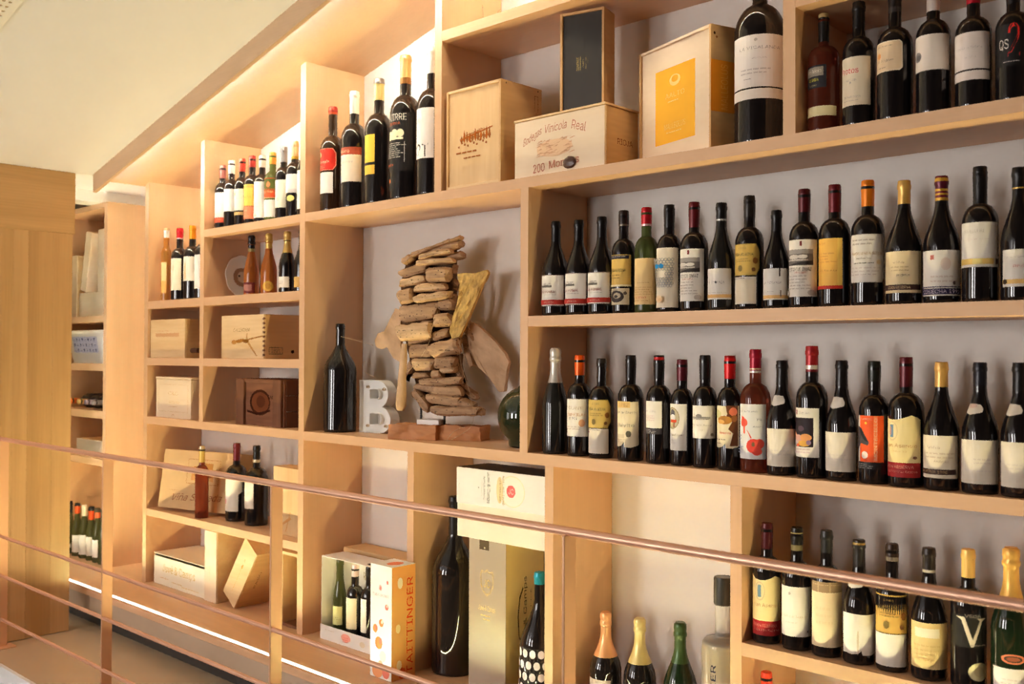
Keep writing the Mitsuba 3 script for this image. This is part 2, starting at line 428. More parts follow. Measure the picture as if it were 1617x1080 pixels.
board(DV['D1'][1], XE - 0.035, SH['SA'])
board(DV['D2'][1], XE - 0.035, SH['SB'])
board(DV['D1'][1], XE - 0.035, SH['SC'])
board(DV['D5'][1], XE - 0.035, SH['SE'])
board(DV['DT'][1], DV['D3'][0], SH['ST'])
board(DV['D3'][1], XE - 0.035, SH['SU'])

# ------------------------------------------------------------------ oak partition at the left
k = thing('wood_partition', 'tall panelled oak partition standing at the left end of the gallery', 'partition')
y = 1.0
part(k, 'header_board', bx(-4.76, -4.700, 0.9, 1.972, 1.847, ceil_z(-4.7) - 0.001, 0.002), 'header_oak', label='wide horizontal header board')
ys = [0.9, 1.12, 1.30, 1.478, 1.65, 1.700, 1.765, 1.875, 1.962]
tone = [0, 1, 2, 0, 0, 2, 1, 2]
for a, b, t in zip(ys, ys[1:], tone):
    part(k, 'stave', bx(-4.755, -4.7035, a + 0.00015, b - 0.00015, 0.003, 1.8465, 0.0004), f'stave_{t}')

# ------------------------------------------------------------------ railing
k = thing('railing', 'copper-coloured metal railing with thin round rails in front of the shelves', 'railing')
YR = 1.648


def rod(z, r, y=YR):
    return tube([(-4.70, y, z), (-3.4, y, z), (-2.0, y, z), (-0.9, y, z), (0.9, y, z)], r, 16)


part(k, 'top_rail', rod(0.9105, 0.0102), 'copper', smooth=50)
for z in (0.489, 0.319, 0.130):
    part(k, 'rail', rod(z, 0.0072, YR - 0.012), 'copper', smooth=50)
for x in (-4.645, -3.622, -2.516, -1.396, -0.277, 0.85):
    part(k, 'post', bx(x - 0.004, x + 0.004, 1.628, 1.668, 0.0, 0.904, 0.0015), 'copper_flat')
    part(k, 'foot_plate', bx(x - 0.035, x + 0.035, 1.600, 1.696, 0.0, 0.006, 0.001), 'copper_flat')


# ------------------------------------------------------------------ flat print in normalised label coordinates
_glyphs = {}


def glyphs(text, bold=False):
    """2D triangles of a line of lettering, scaled to the unit square."""
    if (text, bold) not in _glyphs:
        m = meshkit.text_mesh(text, 1.0, 0.1, bold)
        top = m.face_normals[:, 2] > 0.9
        f = m.faces[top]
        used, inv = np.unique(f, return_inverse=True)
        v = m.vertices[used][:, :2]
        lo, hi = v.min(0), v.max(0)
        _glyphs[text, bold] = ((v - lo) / (hi - lo) - 0.5, inv.reshape(-1, 3), (hi - lo)[0] / (hi - lo)[1])
    return _glyphs[text, bold]


def ell(x, y, rx, ry, n=20):
    a = np.arange(n) * 2 * math.pi / n
    return Polygon(np.stack([x + rx * np.cos(a), y + ry * np.sin(a)], 1))


OUT = {'rect': [(-1, 0), (1, 0), (1, 1), (-1, 1)],
       'oct': [(-.78, 0), (.78, 0), (1, .22), (1, .78), (.78, 1), (-.78, 1), (-1, .78), (-1, .22)],
       'cut': [(-.88, 0), (.88, 0), (1, .09), (1, .91), (.88, 1), (-.88, 1), (-1, .91), (-1, .09)],
       'wave': [(-1, 0), (1, 0), (1, .93), (.85, .96), (.55, 1), (.3, .965), (0, .93), (-.35, .925), (-.6, .94), (-.8, .975), (-1, 1)],
       'torn': [(-1, .0), (-.7, .02), (-.4, .0), (-.1, .03), (.05, .10), (.12, .0), (.5, -.01), (.85, .03), (1, .06), (.97, .4), (1, .7), (.96, 1), (.3, .985), (-.5, 1), (-1, .99)],
       'collar': [(-1, .55), (-.9, .25), (0, .0), (.9, .25), (1, .55), (.82, .92), (.3, 1), (-.3, 1), (-.82, .92)],
       'notch': [(-1, 0), (.70, 0), (.70, .50), (1, .58), (1, .92), (.8, 1), (-1, 1)]}


def elements(shape, paper, items):
    """Yields (2D vertices, triangles, colour) of a label: the paper, then its print, in [-1, 1] x [0, 1]."""
    outline = ell(0, .5, 1, .5, 28) if shape == 'disc' else Polygon(OUT[shape])
    if paper is not None:
        yield outline, paper
    for it in items:
        k, a = it[0], it[1:]
        if k == 'f':
            yield outline.buffer(-1e-6).difference(affinity.scale(outline, 1 - a[0] * 1.2, 1 - a[0] * 1.2)).intersection(affinity.scale(outline, 1 - a[0] * .4, 1 - a[0] * .4)), a[1]
        elif k == 'b':
            yield outline.intersection(sbox(-1, a[0], 1, a[1])), a[2]
        elif k == 'r':
            yield sbox(a[0], a[2], a[1], a[3]), a[4]
        elif k == 'e':
            yield ell(*a[:4]), a[4]
        elif k == 'p':
            yield Polygon(a[0]), a[1]
        elif k == 'g':                                # x, y, width, lines, pitch, colour: lines too small to read
            rnd = random.Random(int(1000 * (a[0] + a[1] + 7)))
            for i in range(a[3]):
                w, y, x = a[2] * rnd.uniform(.6, 1), a[1] - i * a[4], a[0] - a[2] / 2
                while x < a[0] - a[2] / 2 + w:
                    l = a[2] * rnd.uniform(.08, .22)
                    yield sbox(x, y - a[4] * .18, x + l, y + a[4] * .18), a[5]
                    x += l + a[2] * .035
        elif k == 't':                                # x, y, width, height, words, colour
            v, f, _ = glyphs(a[4])
            q = v * [a[2], a[3]] + [a[0], a[1]]
            if len(a) > 7:                            # leaning like handwriting
                q[:, 0] += v[:, 1] * a[7]
            if len(a) > 6:                            # slanted: rises by a[6] per unit of x
                q[:, 1] += (q[:, 0] - a[0]) * a[6]
            yield (q, f), a[5]
        elif k == 'u':                                # words read downwards
            v, f, _ = glyphs(a[4])
            yield (np.stack([v[:, 1] * a[2] + a[0], -v[:, 0] * a[3] + a[1]], 1), f), a[5]
        elif k == 'v':                                # words read upwards
            v, f, _ = glyphs(a[4])
            yield (np.stack([-v[:, 1] * a[2] + a[0], v[:, 0] * a[3] + a[1]], 1), f), a[5]
        elif k == 'dots':
            for r in range(5):
                for c in range(9):
                    yield ell(-.92 + c * .23 + (r % 2) * .115, .91 - r * .20, .088, .075, 16), (238, 232, 222)
        elif k == 'h':                                # honeycomb
            hx = [(math.cos(math.pi / 6 + i * math.pi / 3), math.sin(math.pi / 6 + i * math.pi / 3)) for i in range(6)]
            for r in range(12):
                for c in range(8):
                    x, y = -.72 + c * .17 + (r % 2) * .085, .36 + r * .040
                    if .50 < y < .64 and -.45 < x < .18:
                        continue
                    o = Polygon([(x + .092 * p, y + .027 * q) for p, q in hx])
                    yield o.difference(affinity.scale(o, .62, .62)), (160, 156, 150)
            for x in (-.30, -.02):
                yield Polygon([(x + .15 * p, .69 + .042 * q) for p, q in hx]), (20, 125, 185)
            yield ell(-.15, .14, .2, .06), (246, 214, 170)
            yield ell(-.1, .13, .09, .03), (238, 196, 140)


def flat(shape, paper, items, place, cut_x=0.14, cut_y=None, step=0.00010, base=0.00035):
    """One mesh of a printed sheet. place(x, y, lift) maps normalised coordinates to 3D points; the sheet is cut in strips so that it bends."""
    V, F, C, n = [], [], [], 0
    for i, (geo, col) in enumerate(elements(shape, paper, items)):
        pieces = []
        if isinstance(geo, tuple):
            pieces.append(geo)
        else:
            x0, y0, x1, y1 = geo.bounds
            xs = np.linspace(x0, x1, max(2, int(math.ceil((x1 - x0) / cut_x)) + 1)) if cut_x else [x0, x1]
            ys = np.linspace(y0, y1, max(2, int(math.ceil((y1 - y0) / cut_y)) + 1)) if cut_y else [y0, y1]
            for xa, xb in zip(xs, xs[1:]):
                for ya, yb in zip(ys, ys[1:]):
                    g = geo.intersection(sbox(xa, ya, xb, yb)) if len(xs) > 2 or len(ys) > 2 else geo
                    for q in getattr(g, 'geoms', [g]):
                        if q.geom_type == 'Polygon' and q.area > 1e-9:
                            pieces.append(trimesh.creation.triangulate_polygon(q, engine='earcut'))
        for v, f in pieces:
            v = np.asarray(v, float)
            p = place(v[:, 0], v[:, 1], base + step * i)
            V.append(p)
            F.append(np.asarray(f) + n)
            C.append(np.tile(srgb(*col), (len(v), 1)))
            n += len(v)
    return trimesh.Trimesh(np.vstack(V), np.vstack(F), process=False), np.vstack(C)


# ------------------------------------------------------------------ bottles
def profile(kind, H, R):
    """(r, z) from the foot to the top of a bottle."""
    rn = 0.0143 * (H / 0.30) ** 0.6
    foot = [(0, .004), (R * .72, .0035), (R * .80, 0), (R * .94, .0012), (R * .985, .005), (R, .011)]
    t = np.linspace(0, 1, 15)
    if kind in ('bord', 'big', 'slim', 'mag', 'jero'):
        b, s = {'bord': (.585, .725), 'big': (.56, .78), 'slim': (.625, .735), 'mag': (.56, .80), 'jero': (.605, .77)}[kind]
        if kind == 'slim':
            rn *= .86
        q = rn + (R - rn) * np.clip(1 - t ** 2.1, 0, 1) ** .72
        if kind in ('big', 'mag'):
            q = rn + (R - rn) * (.5 + .5 * np.cos(math.pi * t ** .95)) ** .7
        q = np.where(t > .86, np.interp(t, [.86, 1], [np.interp(.86, t, q), rn]), q)
        mid = [(q[i], H * (b + (s - b) * t[i])) for i in range(15)]
        top = [(rn * .99, .80 * H), (rn * .965, .93 * H), (rn * .965, H - .022), (rn * 1.06, H - .0215), (rn * 1.08, H - .012), (rn * 1.0, H - .010), (rn * .98, H - .0012), (rn * .88, H), (0, H)]
    elif kind == 'burg':
        b, s = .44, .80
        q = rn + (R - rn) * (.5 + .5 * np.cos(math.pi * t ** .93)) ** .92
        mid = [(q[i], H * (b + (s - b) * t[i])) for i in range(15)]
        top = [(rn * .98, .86 * H), (rn * .97, H - .020), (rn * 1.08, H - .0195), (rn * 1.08, H - .011), (rn * 1.0, H - .009), (rn * .98, H - .0012), (rn * .88, H), (0, H)]
    else:                                             # sparkling wine: foil over a muselet and a mushroom cork
        b, s = (.44, .80) if kind == 'champ' else (.38, .78)
        rn *= 1.06
        q = rn + (R - rn) * (.5 + .5 * np.cos(math.pi * t ** .95)) ** .95
        mid = [(q[i], H * (b + (s - b) * t[i])) for i in range(15)]
        top = [(rn * .98, .85 * H), (rn * 1.0, H - .042), (rn * 1.16, H - .039), (rn * 1.17, H - .031), (rn * 1.06, H - .028), (rn * 1.04, H - .022), (rn * 1.12, H - .016), (rn * 1.08, H - .005), (rn * .8, H - .001), (0, H)]
    return foot + mid + top


def bands_on(prof, z0, z1, bands, lift, n=28):
    """A sleeve over the profile from z0 to z1 in coloured bands (fractions of its height)."""
    pr = np.array(prof)
    keep = np.concatenate([[True], np.diff(pr[:, 1]) > 1e-9])
    zz, rr = pr[keep, 1], pr[keep, 0]
    zs, order = np.unique(zz, return_index=True)
    rs = rr[order]
    top_r = pr[-2, 0]
    rad = lambda z: np.interp(z, zs[:-1] if rs[-1] < 1e-6 else zs, rs[:-1] if rs[-1] < 1e-6 else rs)
    ms, cs = [], []
    for f0, f1, col in bands:
        a, b = z0 + f0 * (z1 - z0), z0 + f1 * (z1 - z0)
        inner = [z for z in zs if a < z < b]
        rows = [(rad(z) + lift, z + (lift if z >= z1 - 1e-9 else 0)) for z in [a, *inner, b]]
        if f1 >= 1 and z1 >= pr[-1, 1] - 1e-6:
            rows.append((0, pr[-1, 1] + lift))
        if f0 <= 0:
            rows.insert(0, (rad(a), a))
        m = lathe(rows, n)
        ms.append(m)
        cs.append(np.tile(srgb(*col), (len(m.vertices), 1)))
    return cat(ms), np.vstack(cs)


def make_bottle(x, y, z, H, R, kind, glass, cap, capz, label, labs, group, top_key='wine_bottle', tilt=None):
    key = thing(top_key, label, 'bottle', group)
    prof = profile(kind, H, R)
    mv = (lambda m: moved(m, x, y, z)) if tilt is None else (lambda m: trimesh.Trimesh(trimesh.transform_points(m.vertices, tilt), m.faces, process=False))
    part(key, 'glass', mv(lathe(prof, 44)), f'glass_{glass}', smooth=60)
    if cap is not None:
        bands = cap if isinstance(cap, list) else [(0, 1, cap)]
        c0 = capz if capz is not None else H * .785
        m, c = bands_on(prof, c0, H, bands, .00045)
        part(key, 'foil' if kind in ('champ', 'cava') else 'capsule', mv(m), 'foil', smooth=True, color=c)
    pr = np.array(prof)
    zs, order = np.unique(pr[:, 1], return_index=True)
    rs = pr[order, 0]
    for z0, z1, face, half, shape, paper, items in labs:
        def place(u, v, lift):
            zz = z0 + (z1 - z0) * v
            r = np.interp(zz, zs, rs) + lift
            a = face + half * u
            return np.stack([r * np.sin(a), -r * np.cos(a), zz], 1)
        sloping = np.interp(z1, zs, rs) < R * .97
        m, c = flat(shape, paper, items, place, cut_x=.11 if half > .6 else .3, cut_y=.12 if sloping else None)
        m = mv(m)
        part(key, 'neck_label' if shape == 'collar' else 'label', m, 'paper', smooth=True, color=c)
    return key



# ------------------------------------------------------------------ the bottles: x, y, height, radius, kind, glass, capsule (bands), capsule foot, label text, labels
# a label: foot, head, facing, half angle, shape, paper, print
BOTTLES = []
BOTTLES.append((1.4124, 'bottles on the long shelf at eye level', [
    (-2.053,2.355,0.295,0.0429,'burg','black',(22,20,22),None,'dark bottle with cream and red label,leftmost on the eye-level shelf',[(0.029,0.125,0.06,1.31,'rect',(240,234,224),[('f',0.03,(92,18,26)),('g',-0.02,0.72,0.55,3,0.045,(120,112,108)),('r',-0.42,0.28,0.6,0.66,(90,85,80)),('t',-0.05,0.47,1.15,0.1,'VIÑA POMAL',(120,40,45)),('g',0.1,0.36,0.7,1,0.05,(190,180,168)),('b',0.05,0.2,(178,52,42)),('t',0.1,0.12,0.6,0.05,'CRIANZA',(230,190,170))])]),
    (-1.96,2.355,0.291,0.0407,'burg','black',(22,20,22),None,'dark bottle with cream and red label,second from left on the eye-level shelf',[(0.029,0.126,0.01,1.31,'rect',(240,234,224),[('f',0.03,(92,18,26)),('g',-0.02,0.72,0.55,3,0.045,(120,112,108)),('r',-0.42,0.28,0.6,0.66,(90,85,80)),('t',-0.05,0.47,1.15,0.1,'VIÑA POMAL',(120,40,45)),('g',0.1,0.36,0.7,1,0.05,(190,180,168)),('b',0.05,0.2,(178,52,42)),('t',0.1,0.12,0.6,0.05,'CRIANZA',(230,190,170))])]),
    (-1.87,2.355,0.293,0.0417,'burg','black',(22,20,22),None,'dark bottle with cream and red label,third from left on the eye-level shelf',[(0.03,0.124,-0.01,1.31,'rect',(240,234,224),[('f',0.03,(92,18,26)),('g',-0.02,0.72,0.55,3,0.045,(120,112,108)),('r',-0.42,0.28,0.6,0.66,(90,85,80)),('t',-0.05,0.47,1.15,0.1,'VIÑA POMAL',(120,40,45)),('g',0.1,0.36,0.7,1,0.05,(190,180,168)),('b',0.05,0.2,(178,52,42)),('t',0.1,0.12,0.6,0.05,'CRIANZA',(230,190,170))])]),
    (-1.788,2.355,0.303,0.0352,'bord','black',[(0,0.12,(110,100,85)),(0.12,1,(40,30,26))],0.257,'dark bottle with gold label above a patterned black and white label',[(0.078,0.171,-0.01,1.31,'rect',(222,185,100),[('r',-1,0.85,0.87,0.98,(40,36,50)),('g',0,0.94,1.2,1,0.05,(190,180,168)),('t',0,0.52,1.25,0.13,'VIÑA ALBINA',(50,38,22)),('g',0,0.36,0.9,2,0.09,(160,125,60)),('b',0,0.06,(240,225,180))]),(0.025,0.073,-0.17,1.31,'rect',(205,190,160),[('e',0.1,0.5,0.55,0.36,(60,50,46)),('e',0.15,0.55,0.3,0.18,(180,165,140)),('e',0.1,0.5,0.14,0.09,(60,50,46)),('e',-0.6,0.4,0.12,0.2,(90,78,70)),('e',0.72,0.7,0.12,0.1,(90,78,70)),('g',0,0.9,1.2,1,0.05,(120,105,95))])]),
    (-1.706,2.355,0.304,0.0339,'bord','leaf',[(0,0.12,(235,190,190)),(0.12,1,(190,30,40))],0.25,'green glass bottle with red capsule and plain tan label',[(0.023,0.156,0.21,1.31,'rect',(238,205,145),[('g',0.1,0.47,1.0,1,0.04,(200,160,105)),('g',0,0.37,1.4,4,0.05,(212,175,118)),('t',-0.05,0.15,0.7,0.035,'RESERVA',(205,110,80)),('g',0.2,0.08,1.4,1,0.04,(205,165,110))])]),
    (-1.627,2.355,0.304,0.0355,'bord','black',(22,20,22),0.239,'dark bottle with cream label showing a grey honeycomb and two blue hexagons',[(0.012,0.18,0.09,1.31,'rect',(240,228,205),[('h',)])]),
    (-1.544,2.355,0.303,0.0381,'bord','black',[(0,1,(96,20,28))],0.232,'dark red capsuled bottle with white label and grey landscape,left of an embossed black bottle',[(0.027,0.171,0.04,1.31,'rect',(240,234,224),[('r',0.02,0.14,0.89,0.97,(120,50,45)),('r',-0.85,0.72,0.55,0.83,(105,98,94)),('r',-0.85,0.72,0.75,0.83,(150,143,138)),('e',-0.35,0.7,0.35,0.04,(205,198,192)),('e',0.18,0.7,0.25,0.035,(215,208,202)),('r',-0.85,0.45,0.63,0.655,(190,182,176)),('p',[(-0.85,0.55),(0.72,0.55),(0.72,0.63),(-0.1,0.6)],(50,45,44)),('t',-0.05,0.48,1.35,0.065,'COTO DE IMAZ',(110,100,95)),('t',0,0.42,0.7,0.025,'GRAN RESERVA',(185,110,95)),('g',0,0.36,1.4,5,0.055,(196,186,174)),('e',-0.75,0.07,0.12,0.05,(190,180,168)),('e',0.6,0.07,0.2,0.05,(190,180,168))])]),
    (-1.457,2.355,0.292,0.0359,'burg','soot',[(0,0.1,(205,203,200)),(0.1,1,(22,20,22))],0.243,'embossed black bottle with silver neck line and white label with gold foot',[(0.029,0.112,0.06,1.31,'rect',(240,234,224),[('t',0,0.55,1.1,0.08,'LA · PORTADA',(150,140,135)),('e',0.05,0.55,0.06,0.04,(40,36,36)),('b',0.05,0.16,(225,180,115)),('g',0,0.22,1.6,1,0.03,(190,180,168))])]),
    (-1.371,2.355,0.302,0.0369,'bord','black',[(0,1,(38,34,32))],0.245,'dark bottle with cut-corner gold label over a white label,eye-level shelf',[(0.089,0.172,-0.02,1.31,'oct',(205,170,88),[('f',0.03,(120,95,40)),('t',0,0.86,0.5,0.05,'1981',(120,95,50)),('t',0,0.68,1.25,0.12,'VIÑA ALBINA',(50,38,22)),('g',0,0.52,0.9,2,0.07,(150,120,60)),('e',-0.1,0.22,0.13,0.1,(120,100,50)),('e',0.72,0.46,0.14,0.1,(140,85,35)),('e',0.62,0.18,0.1,0.06,(110,70,35))]),(0.014,0.085,-0.3,1.31,'rect',(232,222,205),[('g',-0.1,0.95,1.0,1,0.05,(120,112,108)),('r',-0.2,0.9,0.05,0.9,(238,224,196))])]),
    (-1.292,2.355,0.256,0.0332,'burg','black',(22,20,22),None,'short dark bottle with scratched white label and gold foot band',[(0.022,0.103,0.24,1.31,'rect',(240,234,224),[('t',-0.1,0.55,1.2,0.08,'LA · PORTADA',(165,155,150)),('b',0.04,0.15,(225,180,115)),('r',0.34,0.42,0.74,1,(70,60,58)),('r',0.4,0.48,0.1,0.3,(150,130,115)),('g',-0.2,0.26,0.4,1,0.03,(190,180,168))])]),
    (-1.214,2.355,0.302,0.0372,'bord','black',[(0,1,(84,18,26))],0.243,'dark red capsuled bottle with white label and grey landscape,left of a yellow label',[(0.027,0.171,0.14,1.31,'rect',(240,234,224),[('r',0.02,0.14,0.89,0.97,(120,50,45)),('r',-0.85,0.72,0.55,0.83,(105,98,94)),('r',-0.85,0.72,0.75,0.83,(150,143,138)),('e',-0.35,0.7,0.35,0.04,(205,198,192)),('e',0.18,0.7,0.25,0.035,(215,208,202)),('r',-0.85,0.45,0.63,0.655,(190,182,176)),('p',[(-0.85,0.55),(0.72,0.55),(0.72,0.63),(-0.1,0.6)],(50,45,44)),('t',-0.05,0.48,1.35,0.065,'COTO DE IMAZ',(110,100,95)),('t',0,0.42,0.7,0.025,'GRAN RESERVA',(185,110,95)),('g',0,0.36,1.4,5,0.055,(196,186,174)),('e',-0.75,0.07,0.12,0.05,(190,180,168)),('e',0.6,0.07,0.2,0.05,(190,180,168))])]),
    (-1.132,2.355,0.304,0.0379,'bord','black',[(0,1,(104,24,32))],0.235,'dark bottle with plain golden yellow label and red foot band',[(0.043,0.168,-0.37,1.31,'rect',(245,190,90),[('r',0.75,1,0.07,1,(250,205,100)),('t',-0.15,0.9,0.6,0.04,'Rioja',(210,130,60)),('g',0,0.7,1.4,4,0.055,(225,165,80)),('t',0,0.36,1.4,0.05,'Marqués Alcorta',(200,140,65)),('b',0,0.065,(190,50,35))])]),
    (-1.047,2.355,0.305,0.0385,'bord','black',[(0,1,(235,130,25))],0.241,'dark bottle with bright orange capsule and framed white label',[(0.055,0.171,0.29,1.31,'cut',(240,234,224),[('f',0.02,(190,180,175)),('g',-0.1,0.88,1.3,2,0.08,(190,180,168)),('t',0,0.6,1.6,0.06,'PRADO ENEA RIOJA',(170,140,95)),('t',-0.1,0.5,0.7,0.04,'Reserva',(120,110,100)),('g',-0.1,0.4,1.0,1,0.04,(80,75,70)),('e',0.6,0.42,0.12,0.05,(225,205,165)),('g',0,0.3,1.6,3,0.07,(215,205,195))])]),
    (-0.958,2.355,0.294,0.041,'burg','black',[(0,1,(225,178,95))],0.238,'sloping dark bottle with pale gold capsule and cream label with dark foot band',[(0.026,0.124,0.18,1.31,'rect',(238,216,172),[('t',-0.1,0.73,0.5,0.05,'Viña',(170,140,100)),('g',0.1,0.62,1.1,2,0.08,(205,180,135)),('t',0.1,0.43,0.55,0.06,'Ardanza',(120,100,80)),('r',-1,0.9,0.07,0.2,(62,38,30)),('t',-0.1,0.135,1.0,0.07,'GRAN RESERVA',(215,185,140))])]),
    (-0.871,2.355,0.294,0.0401,'burg','black',[(0,0.12,(215,165,60)),(0.12,0.22,(110,25,45)),(0.22,0.3,(215,165,60)),(0.3,0.38,(110,25,45)),(0.38,0.48,(215,165,60)),(0.48,0.78,(84,18,38)),(0.78,0.92,(215,165,60)),(0.92,1,(110,35,40))],0.237,'sloping dark bottle with maroon and gold striped capsule',[(0.016,0.12,0.31,1.31,'rect',(240,234,224),[('r',-0.45,-0.28,0.8,0.9,(190,110,100)),('e',0.2,0.7,0.22,0.14,(232,214,200)),('g',0.1,0.42,1.1,2,0.1,(220,205,190)),('e',0.55,0.28,0.07,0.04,(90,70,70)),('b',0.03,0.16,(32,26,60)),('b',0.185,0.205,(60,50,80)),('t',0,0.095,1.7,0.085,'COSECHA 1991',(225,210,225))])]),
    (-0.786,2.355,0.305,0.0379,'bord','black',(22,20,22),0.22,'large shouldered dark bottle with black capsule and high white label',[(0.077,0.177,0.16,1.31,'rect',(240,234,224),[('t',-0.2,0.8,1.0,0.07,'REMELLURI',(190,180,170)),('g',0.2,0.62,1.4,1,0.05,(228,216,206)),('r',-1,0.72,0.06,0.19,(230,195,110)),('r',-0.2,0.2,0.06,0.19,(225,205,130)),('r',0.82,0.98,0.06,0.19,(70,35,30))])]),
    (-0.704,2.355,0.293,0.0372,'burg','black',[(0,0.06,(205,165,85)),(0.06,1,(22,20,22))],0.246,'dark bottle with black capsule cut by the right edge of the eye-level shelf',[(0.03,0.111,0.55,1.31,'rect',(240,234,224),[('t',-0.4,0.8,1.0,0.06,'Torremilanos',(185,175,168)),('t',0.1,0.55,1.1,0.07,'RESERVA',(205,140,125)),('r',-1,0.95,0.08,0.2,(230,190,115)),('e',-0.85,0.14,0.12,0.07,(60,45,30))])]),
]))
